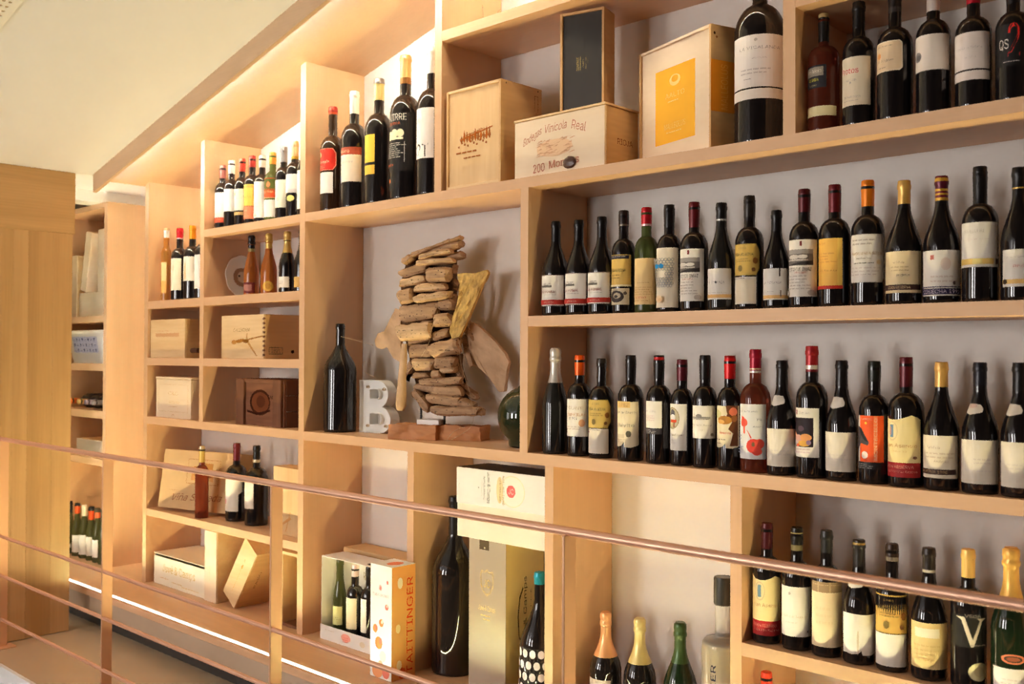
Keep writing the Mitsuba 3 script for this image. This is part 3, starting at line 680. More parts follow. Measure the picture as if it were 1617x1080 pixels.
BOTTLES.append((0.985, 'bottles on the long shelf below eye level', [
    (-2.053,2.355,0.327,0.0405,'champ','soot',(210,205,198),0.219,'black sparkling wine bottle with silver foil and no label',[]),
    (-1.955,2.355,0.305,0.0373,'bord','black',[(0,1,(238,92,15))],0.244,'dark bottle with vivid orange capsule and white label beside the silver foil bottle',[(0.059,0.173,0.16,1.31,'rect',(240,234,224),[('f',0.02,(150,140,150)),('t',0.1,0.76,1.0,0.08,'CUNE',(185,165,145)),('t',0.15,0.58,1.3,0.08,'IMPERIAL',(190,140,95)),('t',-0.05,0.48,0.6,0.07,'AY 1976',(120,105,110)),('e',0.55,0.36,0.2,0.1,(225,170,130)),('g',0.1,0.26,1.2,2,0.06,(200,185,175))])]),
    (-1.87,2.355,0.295,0.0378,'bord','black',[(0,1,(50,45,42))],0.271,'green necked bottle with gold label over white,lower long shelf',[(0.089,0.173,0.18,1.31,'oct',(205,175,98),[('f',0.03,(120,95,40)),('t',0,0.86,0.5,0.05,'1981',(120,95,50)),('t',0,0.68,1.25,0.12,'VIÑA ALBINA',(50,38,22)),('g',0,0.52,0.9,2,0.07,(150,120,60)),('e',-0.1,0.22,0.13,0.1,(120,100,50)),('e',0.72,0.46,0.14,0.1,(140,85,35)),('e',0.62,0.18,0.1,0.06,(110,70,35))]),(0.014,0.087,-0.04,1.31,'rect',(232,222,205),[('g',0,0.95,1.3,1,0.05,(120,112,108)),('r',-0.6,-0.35,0.82,0.9,(110,60,65))])]),
    (-1.761,2.355,0.305,0.038,'bord','black',(22,20,22),None,'dark bottle with torn cream label marked 1982 on a tag',[(0.04,0.172,0.01,1.31,'torn',(238,222,188),[('r',-1,0.45,0.86,1.0,(230,195,125)),('t',0.0,0.93,0.7,0.09,'1982',(180,130,70)),('t',0.1,0.76,1.5,0.05,'Jean de Chante',(140,125,105)),('t',0.05,0.48,1.3,0.08,'Chivite',(150,140,120)),('e',0.35,0.29,0.16,0.07,(90,85,70)),('r',-0.9,0.1,0.2,0.28,(215,198,165)),('g',-0.2,0.16,1.0,2,0.05,(205,190,160))])]),
    (-1.661,2.355,0.305,0.0363,'bord','black',[(0,0.8,(22,20,22)),(0.8,0.93,(180,30,32)),(0.93,1,(22,20,22))],None,'dark bottle with a thin red ring at the top of its black capsule',[(0.1,0.176,-0.47,1.31,'rect',(240,234,224),[('e',-0.35,0.88,0.06,0.03,(120,112,108)),('t',0.05,0.63,1.1,0.07,'Valenciso',(170,160,165)),('g',0.2,0.45,0.7,3,0.08,(226,205,200))]),(0.083,0.098,-0.47,1.31,'rect',(60,56,60),[('g',0,0.8,1.5,3,0.28,(175,170,172))])]),
    (-1.583,2.355,0.294,0.0323,'bord','black',[(0,1,(84,18,32))],0.235,'dark bottle with white label bearing an oval picture with red',[(0.042,0.171,-0.31,1.31,'rect',(240,234,224),[('e',-0.05,0.69,0.58,0.24,(165,150,120)),('e',-0.05,0.69,0.52,0.21,(190,178,150)),('e',-0.02,0.79,0.22,0.09,(90,88,95)),('e',0.0,0.7,0.24,0.08,(225,222,225)),('r',-0.22,0.32,0.6,0.66,(215,80,45)),('r',-0.12,0.02,0.5,0.6,(225,205,150)),('r',0.08,0.2,0.5,0.6,(150,90,60)),('t',0.15,0.33,1.3,0.035,'CASTILLO YGAY',(140,125,120)),('g',0.1,0.22,1.0,2,0.06,(225,218,214))])]),
    (-1.508,2.355,0.306,0.0333,'bord','black',(22,20,22),None,'dark bottle with white label drawn with a grey château',[(0.08,0.169,0.22,1.31,'rect',(240,234,224),[('r',-0.75,0.6,0.6,0.66,(150,146,140)),('e',-0.15,0.68,0.22,0.06,(135,130,125)),('g',0,0.58,1.5,1,0.04,(110,105,100)),('t',0,0.4,1.4,0.07,'Marqués Riscal',(195,188,175)),('t',0.05,0.26,0.4,0.05,'1985',(205,198,185)),('e',0.72,0.12,0.12,0.05,(120,110,95))])]),
    (-1.43,2.355,0.305,0.0338,'bord','black',[(0,0.9,(200,20,24)),(0.9,1,(150,14,18))],0.243,'dark bottle with bright red capsule and torn label of orange and brown painting',[(0.059,0.172,0.08,1.31,'torn',(240,225,190),[('p',[(0.1,1),(0.85,1),(0.85,0.05),(0.35,0.05),(0.55,0.35),(0.25,0.45),(0.5,0.62),(0,0.62),(0.2,0.8)],(105,58,28)),('e',0.0,0.66,0.5,0.1,(190,130,55)),('e',-0.5,0.8,0.3,0.1,(205,195,140)),('e',0.55,0.86,0.25,0.1,(225,120,85)),('e',0.62,0.7,0.18,0.08,(150,90,45)),('t',0.05,0.36,0.7,0.06,'Reserva',(205,75,60)),('g',-0.2,0.2,1.1,1,0.04,(90,70,50)),('g',-0.35,0.11,0.8,1,0.04,(120,100,75)),('e',-0.2,0.62,0.25,0.05,(225,170,90))])]),
    (-1.353,2.355,0.322,0.039,'bord','rose',[(0,0.1,(225,215,210)),(0.1,0.14,(120,20,40)),(0.14,0.2,(225,200,170)),(0.2,1,(140,16,40))],0.26,'reddish-brown wine bottle with white label of red poppies',[(0.036,0.179,-0.04,1.31,'rect',(232,230,230),[('t',-0.05,0.87,1.2,0.03,'Gran Caus Rosado',(150,150,160)),('e',-0.22,0.66,0.24,0.08,(232,95,75)),('p',[(-0.4,0.78),(-0.2,0.76),(-0.1,0.62),(-0.35,0.6)],(226,80,66)),('r',-0.24,-0.14,0.46,0.62,(228,90,72)),('p',[(-0.02,0.53),(0.03,0.51),(0.26,0.38),(0.18,0.38)],(228,90,72)),('e',0.32,0.24,0.36,0.13,(222,70,58)),('e',0.62,0.28,0.26,0.09,(230,85,70)),('e',0.5,0.14,0.26,0.07,(226,78,64)),('e',0.32,0.27,0.08,0.04,(120,90,60)),('t',0.6,0.72,0.25,0.035,'75',(120,120,130)),('t',0.55,0.59,0.5,0.03,'ROSADO',(150,150,165)),('g',-0.6,0.42,0.6,7,0.05,(150,160,185))])]),
    (-1.276,2.355,0.293,0.038,'burg','black',(22,20,22),None,'sloping dark bottle with white neck collar and blank label beside the poppy label',[(0.176,0.204,-0.25,1.08,'collar',(240,234,224),[]),(0.023,0.119,0.44,1.31,'rect',(232,222,205),[('g',0.0,0.42,1.2,2,0.1,(222,212,200))])]),
    (-1.193,2.355,0.33,0.0388,'bord','black',[(0,0.1,(110,24,30)),(0.1,0.26,(228,215,208)),(0.26,1,(150,30,36))],0.265,'tall dark bottle with red capsule and white framed label of colourful painting',[(0.052,0.175,-0.39,1.31,'rect',(240,234,224),[('r',-1,0.72,0.21,0.8,(34,24,34)),('r',-0.3,-0.18,0.86,0.96,(120,50,50)),('t',0.25,0.9,0.6,0.05,'Torres',(170,160,160)),('e',-0.5,0.42,0.28,0.09,(226,150,110)),('e',-0.1,0.36,0.3,0.1,(200,150,140)),('e',0.35,0.4,0.3,0.08,(220,150,90)),('e',-0.3,0.28,0.3,0.06,(190,170,170)),('e',0.25,0.28,0.35,0.06,(214,160,70)),('e',-0.62,0.54,0.1,0.08,(230,140,90)),('e',0.5,0.3,0.12,0.05,(150,120,150)),('e',-0.1,0.24,0.12,0.03,(210,90,60)),('e',0.1,0.58,0.18,0.06,(80,60,74)),('g',0,0.16,1.0,2,0.06,(215,190,195))])]),
    (-1.114,2.355,0.294,0.038,'burg','black',(22,20,22),None,'sloping dark bottle with white neck collar and blank label beside an orange horse label',[(0.175,0.205,-0.32,1.08,'collar',(240,234,224),[]),(0.023,0.119,0.21,1.31,'rect',(232,222,205),[('g',0.0,0.42,1.2,2,0.1,(222,212,200))])]),
    (-1.031,2.355,0.293,0.0353,'bord','black',[(0,1,(30,32,28))],0.244,'dark bottle with orange and white label of a horse head',[(0.052,0.163,-0.26,1.31,'rect',(240,92,40),[('r',-1,-0.35,0,1,(228,220,214)),('p',[(-1,0.72),(-0.45,0.76),(-0.2,0.72),(0.25,0.42),(0.18,0.36),(-0.25,0.4),(-0.5,0.28),(-0.55,0),(-1,0)],(70,62,66)),('p',[(-0.4,0.72),(-0.2,0.7),(0.22,0.43),(0.0,0.46),(-0.25,0.58)],(28,24,26)),('r',0.48,0.66,0.02,1,(244,130,80)),('t',-0.1,0.93,1.0,0.05,'VIÑA CUMBRERO',(245,190,160)),('e',0.08,0.84,0.07,0.03,(244,190,60)),('e',0,0.15,0.2,0.08,(242,220,210)),('v',0.57,0.5,0.16,0.9,'MONTECILLO',(246,190,160))]),(0.035,0.05,-0.45,1.31,'rect',(30,28,28),[('g',0,0.8,1.4,3,0.3,(150,146,142))])]),
    (-0.954,2.355,0.303,0.0404,'bord','black',[(0,1,(84,20,30))],0.233,'dark bottle with maroon capsule and wavy cream label with red foot,lower long shelf',[(0.023,0.168,-0.05,1.31,'wave',(240,220,160),[('b',0,0.235,(165,38,38)),('e',-0.32,0.74,0.3,0.16,(222,200,150)),('e',-0.32,0.74,0.26,0.135,(240,222,168)),('r',-0.44,-0.24,0.64,0.84,(110,140,165)),('r',-0.46,-0.36,0.68,0.8,(190,140,130)),('t',0.05,0.51,1.5,0.06,'San Asensio',(205,165,105)),('t',0,0.42,0.7,0.03,'Reserva',(215,185,125)),('e',0.7,0.32,0.1,0.025,(130,90,70)),('t',-0.05,0.17,1.4,0.05,'GRAN RESERVA',(225,150,135)),('t',0.05,0.09,1.5,0.05,'Rioja Alta Gran Reserva',(225,150,135))])]),
    (-0.872,2.355,0.292,0.039,'burg','black',[(0,1,(222,172,95))],0.235,'sloping dark bottle with gold capsule and cream label with black foot band',[(0.028,0.125,0.07,1.31,'rect',(240,228,205),[('t',-0.15,0.72,0.6,0.06,'Viña',(190,170,145)),('g',0.1,0.58,1.3,2,0.09,(215,198,172)),('t',0.2,0.4,0.6,0.06,'Ardanza',(190,172,145)),('r',-1,0.86,0.09,0.21,(52,30,26)),('t',-0.15,0.15,1.2,0.07,'RESERVA 1990',(205,170,125))])]),
    (-0.787,2.355,0.292,0.0387,'burg','black',[(0,1,(24,24,34))],0.24,'sloping dark bottle with stained white neck collar,second from right on the lower long shelf',[(0.175,0.2,-0.47,1.08,'collar',(232,222,205),[('e',0,0.8,0.5,0.2,(220,190,170))]),(0.023,0.12,0.22,1.31,'rect',(232,222,205),[('g',0.25,0.56,0.9,2,0.08,(215,203,190)),('g',0.0,0.3,1.2,1,0.08,(222,212,200))])]),
    (-0.704,2.355,0.292,0.0384,'burg','black',(22,20,22),None,'sloping dark bottle with white neck collar cut by the right edge,lower long shelf',[(0.175,0.202,-0.53,1.08,'collar',(232,222,205),[]),(0.022,0.12,0.3,1.31,'rect',(232,222,205),[('g',0.0,0.5,1.2,2,0.08,(222,212,200))])]),
]))
BOTTLES.append((0.546, 'bottles on the low shelf at the right', [
    (-1.322,2.36,0.307,0.0361,'bord','black',[(0,1,(70,18,26))],None,'dark bottle with wavy cream label and red foot,leftmost on the low right shelf',[(0.022,0.176,0.41,1.31,'wave',(240,220,160),[('b',0,0.245,(165,38,38)),('e',-0.32,0.74,0.3,0.16,(222,200,150)),('e',-0.32,0.74,0.26,0.135,(240,222,168)),('r',-0.44,-0.24,0.64,0.84,(110,140,150)),('t',0.05,0.51,1.5,0.06,'San Asensio',(205,165,105)),('t',-0.05,0.17,1.4,0.05,'GRAN RESERVA',(225,150,135)),('t',0.05,0.09,1.5,0.05,'Rioja Alta Reserva',(225,150,135))])]),
    (-1.237,2.36,0.306,0.0369,'bord','black',[(0,0.25,(120,110,80)),(0.25,0.72,(30,28,26)),(0.72,0.8,(150,135,95)),(0.8,1,(30,28,26))],0.248,'dark bottle with plain white label and gold flecked capsule,second on the low right shelf',[(0.036,0.161,0.31,1.31,'rect',(240,234,224),[('e',-0.25,0.86,0.07,0.03,(190,180,168)),('t',0.0,0.4,1.4,0.06,'Castillo de Sajazarra',(215,200,180)),('g',0,0.28,1.0,1,0.04,(222,210,195)),('e',0.72,0.1,0.05,0.02,(90,80,70))])]),
    (-1.156,2.36,0.308,0.0366,'bord','black',[(0,1,(40,40,42))],0.254,'dark bottle with cream label topped by a grey-brown band',[(0.026,0.198,0.49,1.31,'rect',(240,218,180),[('r',-1,1,0.78,0.93,(150,125,95)),('r',-0.5,-0.42,0.78,0.93,(180,155,120)),('r',0.1,0.18,0.78,0.93,(180,155,120)),('g',0,0.55,1.2,3,0.1,(236,212,172))])]),
    (-1.072,2.36,0.296,0.038,'burg','black',[(0,0.82,(42,40,42)),(0.82,0.9,(180,150,90)),(0.9,1,(42,36,32))],None,'sloping dark bottle with torn white label on the low right shelf',[(0.181,0.199,-0.28,1.08,'collar',(240,234,224),[]),(0.025,0.123,0.49,1.31,'torn',(240,234,224),[('e',-0.1,0.3,0.05,0.3,(215,200,180))])]),
    (-0.99,2.36,0.297,0.0367,'bord','black',[(0,0.25,(120,110,105)),(0.25,1,(46,34,30))],0.257,'green necked bottle with gold label over white,low right shelf',[(0.091,0.182,0.17,1.31,'rect',(218,178,95),[('f',0.03,(120,95,40)),('t',0,0.86,0.5,0.05,'1981',(120,95,50)),('t',0,0.68,1.25,0.12,'VIÑA ALBINA',(50,38,22)),('g',0,0.52,0.9,2,0.07,(150,120,60)),('e',-0.1,0.22,0.13,0.1,(120,100,50)),('e',0.72,0.46,0.14,0.1,(140,85,35)),('e',0.62,0.18,0.1,0.06,(110,70,35))]),(0.014,0.09,0.1,1.31,'rect',(240,234,224),[])]),
    (-0.903,2.36,0.299,0.0395,'burg','black',[(0,0.12,(200,190,180)),(0.12,1,(40,34,34))],0.243,'sloping dark bottle with gold label and white sticker,low right shelf',[(0.028,0.133,0.36,1.31,'rect',(228,200,140),[('r',-0.65,0.45,0.68,0.88,(242,228,200)),('g',-0.1,0.5,1.2,4,0.1,(216,186,124))])]),
    (-0.815,2.36,0.308,0.0376,'bord','black',[(0,1,(235,190,110))],0.245,'black bottle printed with a large white letter V and gold capsule',[(0.095,0.166,0.59,1.31,'rect',(14,12,12),[('p',[(-0.75,0.95),(-0.35,0.95),(-0.02,0.25),(0.3,0.85),(0.15,0.92),(0.7,0.92),(0.42,0.82),(0.02,0.02),(-0.1,0.02),(-0.5,0.85)],(225,212,190)),('t',0,0.99,0.7,0.1,'VEGA',(170,160,150)),('g',0.3,0.08,0.8,1,0.05,(150,140,130))]),(0.021,0.062,0.97,0.66,'disc',(225,215,165),[('e',0,0.5,0.5,0.28,(205,192,140))])]),
    (-0.724,2.36,0.324,0.0412,'champ','green',(232,180,95),0.212,'sparkling wine bottle with gold foil and oval badge at the right edge',[(0.078,0.1,0.39,0.61,'disc',(205,120,85),[('e',0,0.5,0.75,0.32,(60,40,30)),('e',0,0.5,0.55,0.22,(150,80,55))]),(0.008,0.068,0.56,1.31,'rect',(240,234,224),[('g',0,0.6,1.2,2,0.15,(225,215,205))])]),
]))
BOTTLES.append((1.8496, 'bottles on the upper left shelf', [
    (-4.069,2.37,0.294,0.0343,'bord','black',[(0,1,(170,95,90))],0.234,'small bottle with pinkish capsule and white label with red foot,leftmost on upper left shelf',[(0.031,0.167,0.06,1.31,'rect',(240,234,224),[('b',0.0,0.17,(205,85,60)),('g',0,0.1,1.4,1,0.05,(230,150,120)),('r',-0.5,-0.35,0.75,0.85,(150,140,140))])]),
    (-3.994,2.37,0.306,0.0328,'bord','black',[(0,1,(240,234,224))],0.246,'white capsuled bottle with white label,second on the upper left shelf',[(0.074,0.175,0.17,1.31,'rect',(240,234,224),[('g',0,0.5,0.8,2,0.1,(230,222,212))])]),
    (-3.906,2.37,0.303,0.033,'bord','black',[(0,1,(200,60,45))],0.244,'red capsuled bottle with pale cream label,third on the upper left shelf',[(0.07,0.166,0.28,1.31,'rect',(240,232,205),[('e',-0.3,0.75,0.1,0.08,(190,190,120)),('g',0.1,0.55,0.9,1,0.05,(215,205,175))]),(0.05,0.064,0.28,1.31,'rect',(180,150,100),[])]),
    (-3.824,2.37,0.304,0.0348,'bord','black',[(0,1,(165,45,40))],0.253,'red capsuled bottle with gold label and pink foot,fourth on the upper left shelf',[(0.025,0.176,0.22,1.31,'rect',(240,190,85),[('b',0,0.36,(225,130,95)),('b',0.36,0.38,(190,110,60)),('t',0,0.64,0.9,0.05,'AMEZOLA',(190,130,50)),('r',-0.8,0.8,0.9,0.97,(235,165,80)),('g',-0.1,0.24,0.8,3,0.08,(235,165,130))])]),
    (-3.745,2.37,0.295,0.0344,'bord','black',[(0,1,(228,200,185))],0.243,'green necked bottle with tall white label,fifth on the upper left shelf',[(0.023,0.179,0.24,1.31,'rect',(240,234,224),[('g',-0.1,0.4,1.0,3,0.1,(228,222,212)),('e',-0.2,0.06,0.25,0.04,(215,205,190))])]),
    (-3.664,2.37,0.297,0.0349,'bord','leaf',[(0,1,(240,150,60))],0.246,'pale green bottle with orange capsule and red label over white',[(0.098,0.184,0.29,1.31,'rect',(226,82,40),[('e',0.1,0.68,0.22,0.14,(240,130,80)),('t',0,0.32,1.2,0.16,'Viña Vieja',(245,180,130)),('b',0,0.05,(240,170,130))]),(0.018,0.092,0.2,1.31,'rect',(240,234,224),[])]),
    (-3.581,2.37,0.309,0.0345,'bord','black',[(0,1,(140,140,145))],0.244,'grey capsuled bottle with cream label,seventh on the upper left shelf',[(0.05,0.167,0.19,1.31,'rect',(240,236,215),[('t',0,0.3,0.2,0.1,'5',(150,145,135)),('g',0.2,0.6,0.6,1,0.06,(225,218,195))])]),
    (-3.5,2.37,0.321,0.0359,'bord','black',[(0,0.15,(200,160,50)),(0.15,1,(236,200,150))],0.246,'bottle with pale gold capsule and high white label,eighth on the upper left shelf',[(0.103,0.181,-0.01,1.31,'rect',(240,234,224),[('b',0,0.2,(222,216,212))]),(0.068,0.094,0.41,0.52,'disc',(225,215,130),[])]),
    (-3.419,2.37,0.334,0.0363,'bord','black',[(0,1,(232,200,160))],None,'bottle half hidden behind the upright,last on the upper left shelf',[(0.029,0.188,0.09,1.31,'rect',(240,234,224),[])]),
]))
BOTTLES.append((1.8496, 'large bottles in the tall bay', [
    (-3.239,2.37,0.419,0.0482,'bord','brown',[(0,0.3,(205,80,45)),(0.3,1,(165,40,30))],0.388,'large bottle with red octagonal label over a white label',[(0.161,0.248,-0.06,1.31,'oct',(214,48,36),[('f',0.05,(240,170,140)),('e',-0.25,0.72,0.14,0.12,(250,215,150)),('t',-0.05,0.38,1.2,0.18,'Valdevegón',(248,205,170)),('g',-0.2,0.2,0.9,2,0.08,(240,150,110))]),(0.071,0.154,-0.34,1.31,'rect',(240,234,224),[])]),
    (-3.101,2.37,0.456,0.0496,'bord','black',[(0,1,(240,228,210))],0.368,'large bottle with white capsule and white label under a brown strip',[(0.1,0.233,0.2,1.31,'rect',(240,226,205),[('b',0.78,1,(165,72,48)),('t',-0.2,0.89,0.9,0.1,'Mauro',(240,200,160)),('t',0.05,0.58,0.8,0.07,'Sumarroca',(190,180,170)),('e',-0.5,0.08,0.14,0.12,(170,180,205))])]),
    (-2.95,2.37,0.477,0.052,'bord','black',[(0,0.75,(214,190,120)),(0.75,1,(130,125,120))],0.394,'large bottle with stripy pale capsule and yellow label split by a black gap',[(0.155,0.259,-0.49,1.08,'rect',(246,196,70),[('e',-0.45,0.74,0.16,0.14,(60,45,30)),('t',0.0,0.38,0.55,0.1,'Luna',(170,130,40)),('g',0.2,0.12,0.5,1,0.05,(205,160,55))]),(0.11,0.145,-0.49,1.08,'rect',(246,190,70),[])]),
    (-2.797,2.37,0.533,0.0565,'bord','black',[(0,0.22,(150,100,50)),(0.22,1,(225,170,105))],0.427,'largest bottle printed in white and orange lettering without a paper label',[(0.102,0.313,0.07,1.31,'rect',(16,13,14),[('t',-0.1,0.93,1.5,0.12,'AGUIRRE',(232,226,216)),('t',-0.15,0.82,1.0,0.05,'RESERVA',(205,95,50)),('e',-0.35,0.62,0.22,0.075,(236,226,190)),('e',0.0,0.64,0.22,0.085,(236,226,190)),('e',0.34,0.65,0.2,0.07,(236,226,190)),('r',-0.5,0.5,0.54,0.58,(236,226,190)),('g',-0.1,0.48,1.2,8,0.035,(196,190,184)),('r',0.55,0.58,0.15,0.5,(190,186,180)),('t',-0.25,0.1,0.5,0.05,'1999',(205,95,50))]),(0.033,0.081,-0.82,1.31,'rect',(16,13,14),[('e',-0.2,0.4,0.3,0.3,(210,85,35)),('e',0.1,0.75,0.3,0.2,(225,120,60))])]),
    (-2.649,2.37,0.529,0.0562,'bord','black',[(0,1,(240,230,215))],0.437,'large bottle with white capsule and white label lettered C2T beside the upright',[(0.129,0.307,-0.28,1.22,'rect',(242,236,230),[('t',0.1,0.75,0.5,0.08,'RIBERA',(205,195,185)),('t',0.05,0.16,1.3,0.26,'C2T',(50,42,40))])]),
]))
BOTTLES.append((1.8496, None, [
    (-1.366,2.4,0.5,0.0671,'jero','black',(22,20,22),0.4,'very large dark bottle with wide white label beside the top right upright',[(0.148,0.287,0.5,1.43,'rect',(238,230,224),[('e',-0.1,0.9,0.05,0.03,(190,180,172)),('t',0.0,0.75,1.2,0.06,'LA VICALANDA',(175,165,160)),('t',0,0.55,0.4,0.03,'RIOJA',(205,195,190)),('g',-0.1,0.34,0.9,2,0.07,(205,195,190)),('g',-0.3,0.16,0.3,1,0.05,(190,180,175))]),(0.117,0.144,0.5,1.43,'rect',(236,226,215),[])]),
]))
BOTTLES.append((1.8496, 'bottles in the top right bay', [
    (-1.166,2.365,0.305,0.0382,'slim','rose',[(0,0.85,(32,30,30)),(0.85,1,(190,170,120))],0.233,'amber spirit bottle with black label and pale lower band',[(0.111,0.168,-0.29,0.91,'rect',(36,34,40),[('r',-0.8,0.8,0.52,0.92,(140,130,115)),('t',0,0.72,1.3,0.22,'Ron Añejo',(225,215,195)),('t',0,0.36,0.9,0.14,'GRAN RESERVA',(225,215,90)),('t',0,0.12,0.6,0.08,'1888',(190,180,130))]),(0.04,0.065,-0.04,1.4,'rect',(240,226,175),[])]),
    (-1.074,2.365,0.312,0.0384,'bord','black',(22,20,22),0.246,'dark bottle with white P on its black capsule and cream label',[(0.051,0.17,-0.12,1.31,'rect',(240,224,196),[('t',-0.1,0.72,1.0,0.12,'Protos',(205,60,60)),('t',0,0.52,0.6,0.04,'RIBERA DEL DUERO',(190,175,155)),('e',0,0.47,0.05,0.02,(180,165,150)),('t',0.05,0.18,0.9,0.04,'GRAN RESERVA',(195,180,160)),('g',0,0.1,0.9,1,0.04,(205,190,170))])]),
    (-0.984,2.365,0.316,0.0405,'bord','black',[(0,0.25,(60,56,56)),(0.25,1,(34,30,32))],0.264,'dark bottle with small cream label of cut corners',[(0.117,0.189,-0.48,1.31,'cut',(236,208,170),[('f',0.04,(246,232,210)),('g',0.0,0.85,1.2,1,0.05,(150,130,110)),('e',-0.1,0.55,0.12,0.1,(220,150,80)),('t',0.05,0.36,1.1,0.09,'Alto Siglo',(170,140,110)),('g',0,0.14,1.0,1,0.05,(120,100,90))])]),
    (-0.893,2.365,0.313,0.0383,'bord','black',[(0,1,(232,222,216))],0.246,'dark bottle with white capsule and white label with grey smudge',[(0.102,0.185,0.12,1.31,'rect',(240,228,214),[('e',-0.62,0.42,0.26,0.14,(140,132,128)),('e',-0.55,0.4,0.16,0.08,(95,90,90))])]),
    (-0.803,2.365,0.294,0.0387,'bord','black',[(0,1,(190,25,48))],0.242,'dark bottle with red capsule and white label crossed by a black line',[(0.062,0.17,0.03,1.31,'rect',(238,226,218),[('t',0,0.68,1.2,0.05,'ABADÍA RETUERTA',(190,180,175)),('t',0.1,0.48,0.5,0.035,'SELECCIÓN',(205,195,190)),('b',0.19,0.225,(40,32,34))])]),
    (-0.718,2.365,0.282,0.0365,'bord','black',(22,20,22),None,'dark bottle printed with white letters and a big red figure 2',[(0.078,0.17,0.19,1.08,'rect',(18,16,17),[('t',-0.42,0.52,0.55,0.26,'QS',(228,220,215)),('t',0.12,0.62,0.6,0.8,'2',(225,42,36)),('g',0.0,0.1,0.9,1,0.05,(170,162,158))])]),
]))
BOTTLES.append((1.544, 'bottles in the narrow left bay', [
    (-4.609,2.38,0.361,0.0235,'slim','honey',[(0,0.75,(235,228,215)),(0.75,1,(180,150,110))],0.314,'slim amber bottle with clear neck,leftmost in the narrow left bay',[(0.042,0.193,0.11,1.05,'rect',(240,210,150),[('b',0,0.4,(236,180,100))])]),
    (-4.475,2.38,0.349,0.0405,'bord','black',[(0,0.1,(225,180,180)),(0.1,1,(185,25,35))],0.297,'red capsuled bottle with cream label in the narrow left bay',[(0.049,0.202,-0.05,1.31,'rect',(240,234,205),[('e',0.2,0.7,0.15,0.1,(225,215,180)),('r',-0.9,0.2,0,0.3,(244,236,205))])]),
    (-4.354,2.38,0.351,0.0409,'bord','black',[(0,1,(240,150,30))],0.288,'orange capsuled bottle with white label in the narrow left bay',[(0.088,0.203,0.05,1.31,'rect',(242,232,212),[('r',0.0,0.12,0.05,0.75,(236,170,90)),('g',-0.2,0.5,0.6,2,0.1,(228,215,190))])]),
    (-4.251,2.38,0.357,0.0409,'bord','black',[(0,1,(228,210,180))],0.297,'bottle half hidden behind the upright in the narrow left bay',[(0.047,0.205,0.03,1.31,'rect',(240,234,224),[])]),
]))
BOTTLES.append((1.544, 'bottles beside the plate', [
    (-3.873,2.4,0.268,0.0325,'cava','amber',[(0,0.2,(150,140,90)),(0.2,1,(20,20,26))],0.196,'amber bottle with tall black stopper in front of the white plate',[(0.013,0.06,0.44,1.05,'rect',(95,30,26),[('r',-0.7,0.6,0.2,0.8,(150,100,90))])]),
    (-3.735,2.4,0.267,0.0346,'cava','amber',(215,180,95),0.201,'dark amber bottle with gold foil and round gold badge',[(0.015,0.059,0.88,0.7,'disc',(215,170,75),[('e',0,0.5,0.5,0.3,(190,140,60))])]),
    (-3.595,2.4,0.264,0.0347,'champ','black',(222,190,110),0.172,'sparkling wine bottle with gold foil,small white label and red neck ribbon',[(0.025,0.071,0.25,0.96,'rect',(236,230,215),[('g',0,0.6,1.0,2,0.2,(180,170,160))])]),
    (-3.484,2.4,0.265,0.0342,'champ','black',(60,50,40),0.19,'dark bottle half hidden behind the upright beside the gold foil bottles',[(0.021,0.065,-0.04,1.31,'rect',(200,160,90),[])]),
]))
BOTTLES.append((0.54, 'bottles in front of the leaning cardboard box', [
    (-4.189,2.345,0.327,0.0296,'slim','rose',[(0,0.7,(205,170,90)),(0.7,0.8,(30,24,20)),(0.8,1,(205,185,150))],0.253,'slim rosé brandy bottle with faceted foot beside the leaning carton',[]),
    (-4.016,2.42,0.346,0.0477,'bord','black',[(0,1,(96,22,28))],0.269,'dark bottle with maroon capsule and notched white label behind the rail',[(0.045,0.195,0.27,1.31,'notch',(232,222,205),[('e',-0.35,0.72,0.4,0.2,(240,232,205)),('r',-0.5,-0.3,0.2,0.36,(225,150,150))])]),
    (-3.852,2.42,0.346,0.0505,'bord','black',[(0,0.18,(205,190,165)),(0.18,1,(16,15,16))],0.273,'dark bottle with black capsule and small cream label next to the railing post',[(0.075,0.196,-0.28,1.05,'rect',(232,222,205),[('e',-0.4,0.78,0.4,0.18,(236,226,175)),('g',-0.2,0.35,0.7,3,0.1,(205,198,185))])]),
]))
BOTTLES.append((0.181, 'bottles at the foot of the leftmost column', [
    (-5.623,2.345,0.285,0.0242,'burg','olive',(22,20,22),None,'plain dark bottle,leftmost of the group at the foot of the left column',[(0.031,0.052,0.28,1.31,'rect',(240,234,224),[])]),
    (-5.523,2.345,0.285,0.0271,'burg','olive',[(0,0.75,(225,85,40)),(0.75,1,(22,20,22))],0.229,'bottle with red-orange collar and black top,second at the foot of the left column',[(0.02,0.114,0.49,1.31,'rect',(240,234,224),[])]),
    (-5.434,2.345,0.285,0.0269,'burg','olive',[(0,1,(236,222,200))],0.225,'bottle with white capsule,third at the foot of the left column',[(0.02,0.126,0.56,1.31,'rect',(240,234,224),[])]),
    (-5.347,2.345,0.285,0.0266,'burg','olive',[(0,0.7,(230,80,35)),(0.7,1,(22,20,22))],0.215,'bottle with red-orange collar,fourth at the foot of the left column',[(0.026,0.127,0.55,1.31,'rect',(240,234,224),[])]),
    (-5.269,2.345,0.285,0.0264,'burg','olive',[(0,0.6,(235,110,70)),(0.6,1,(60,52,40))],0.234,'bottle with pinkish orange collar,fifth at the foot of the left column',[(0.027,0.12,0.47,1.31,'rect',(240,234,224),[])]),
    (-5.2,2.345,0.285,0.0263,'burg','olive',[(0,1,(60,54,44))],None,'bottle half hidden by the upright at the foot of the left column',[]),
]))
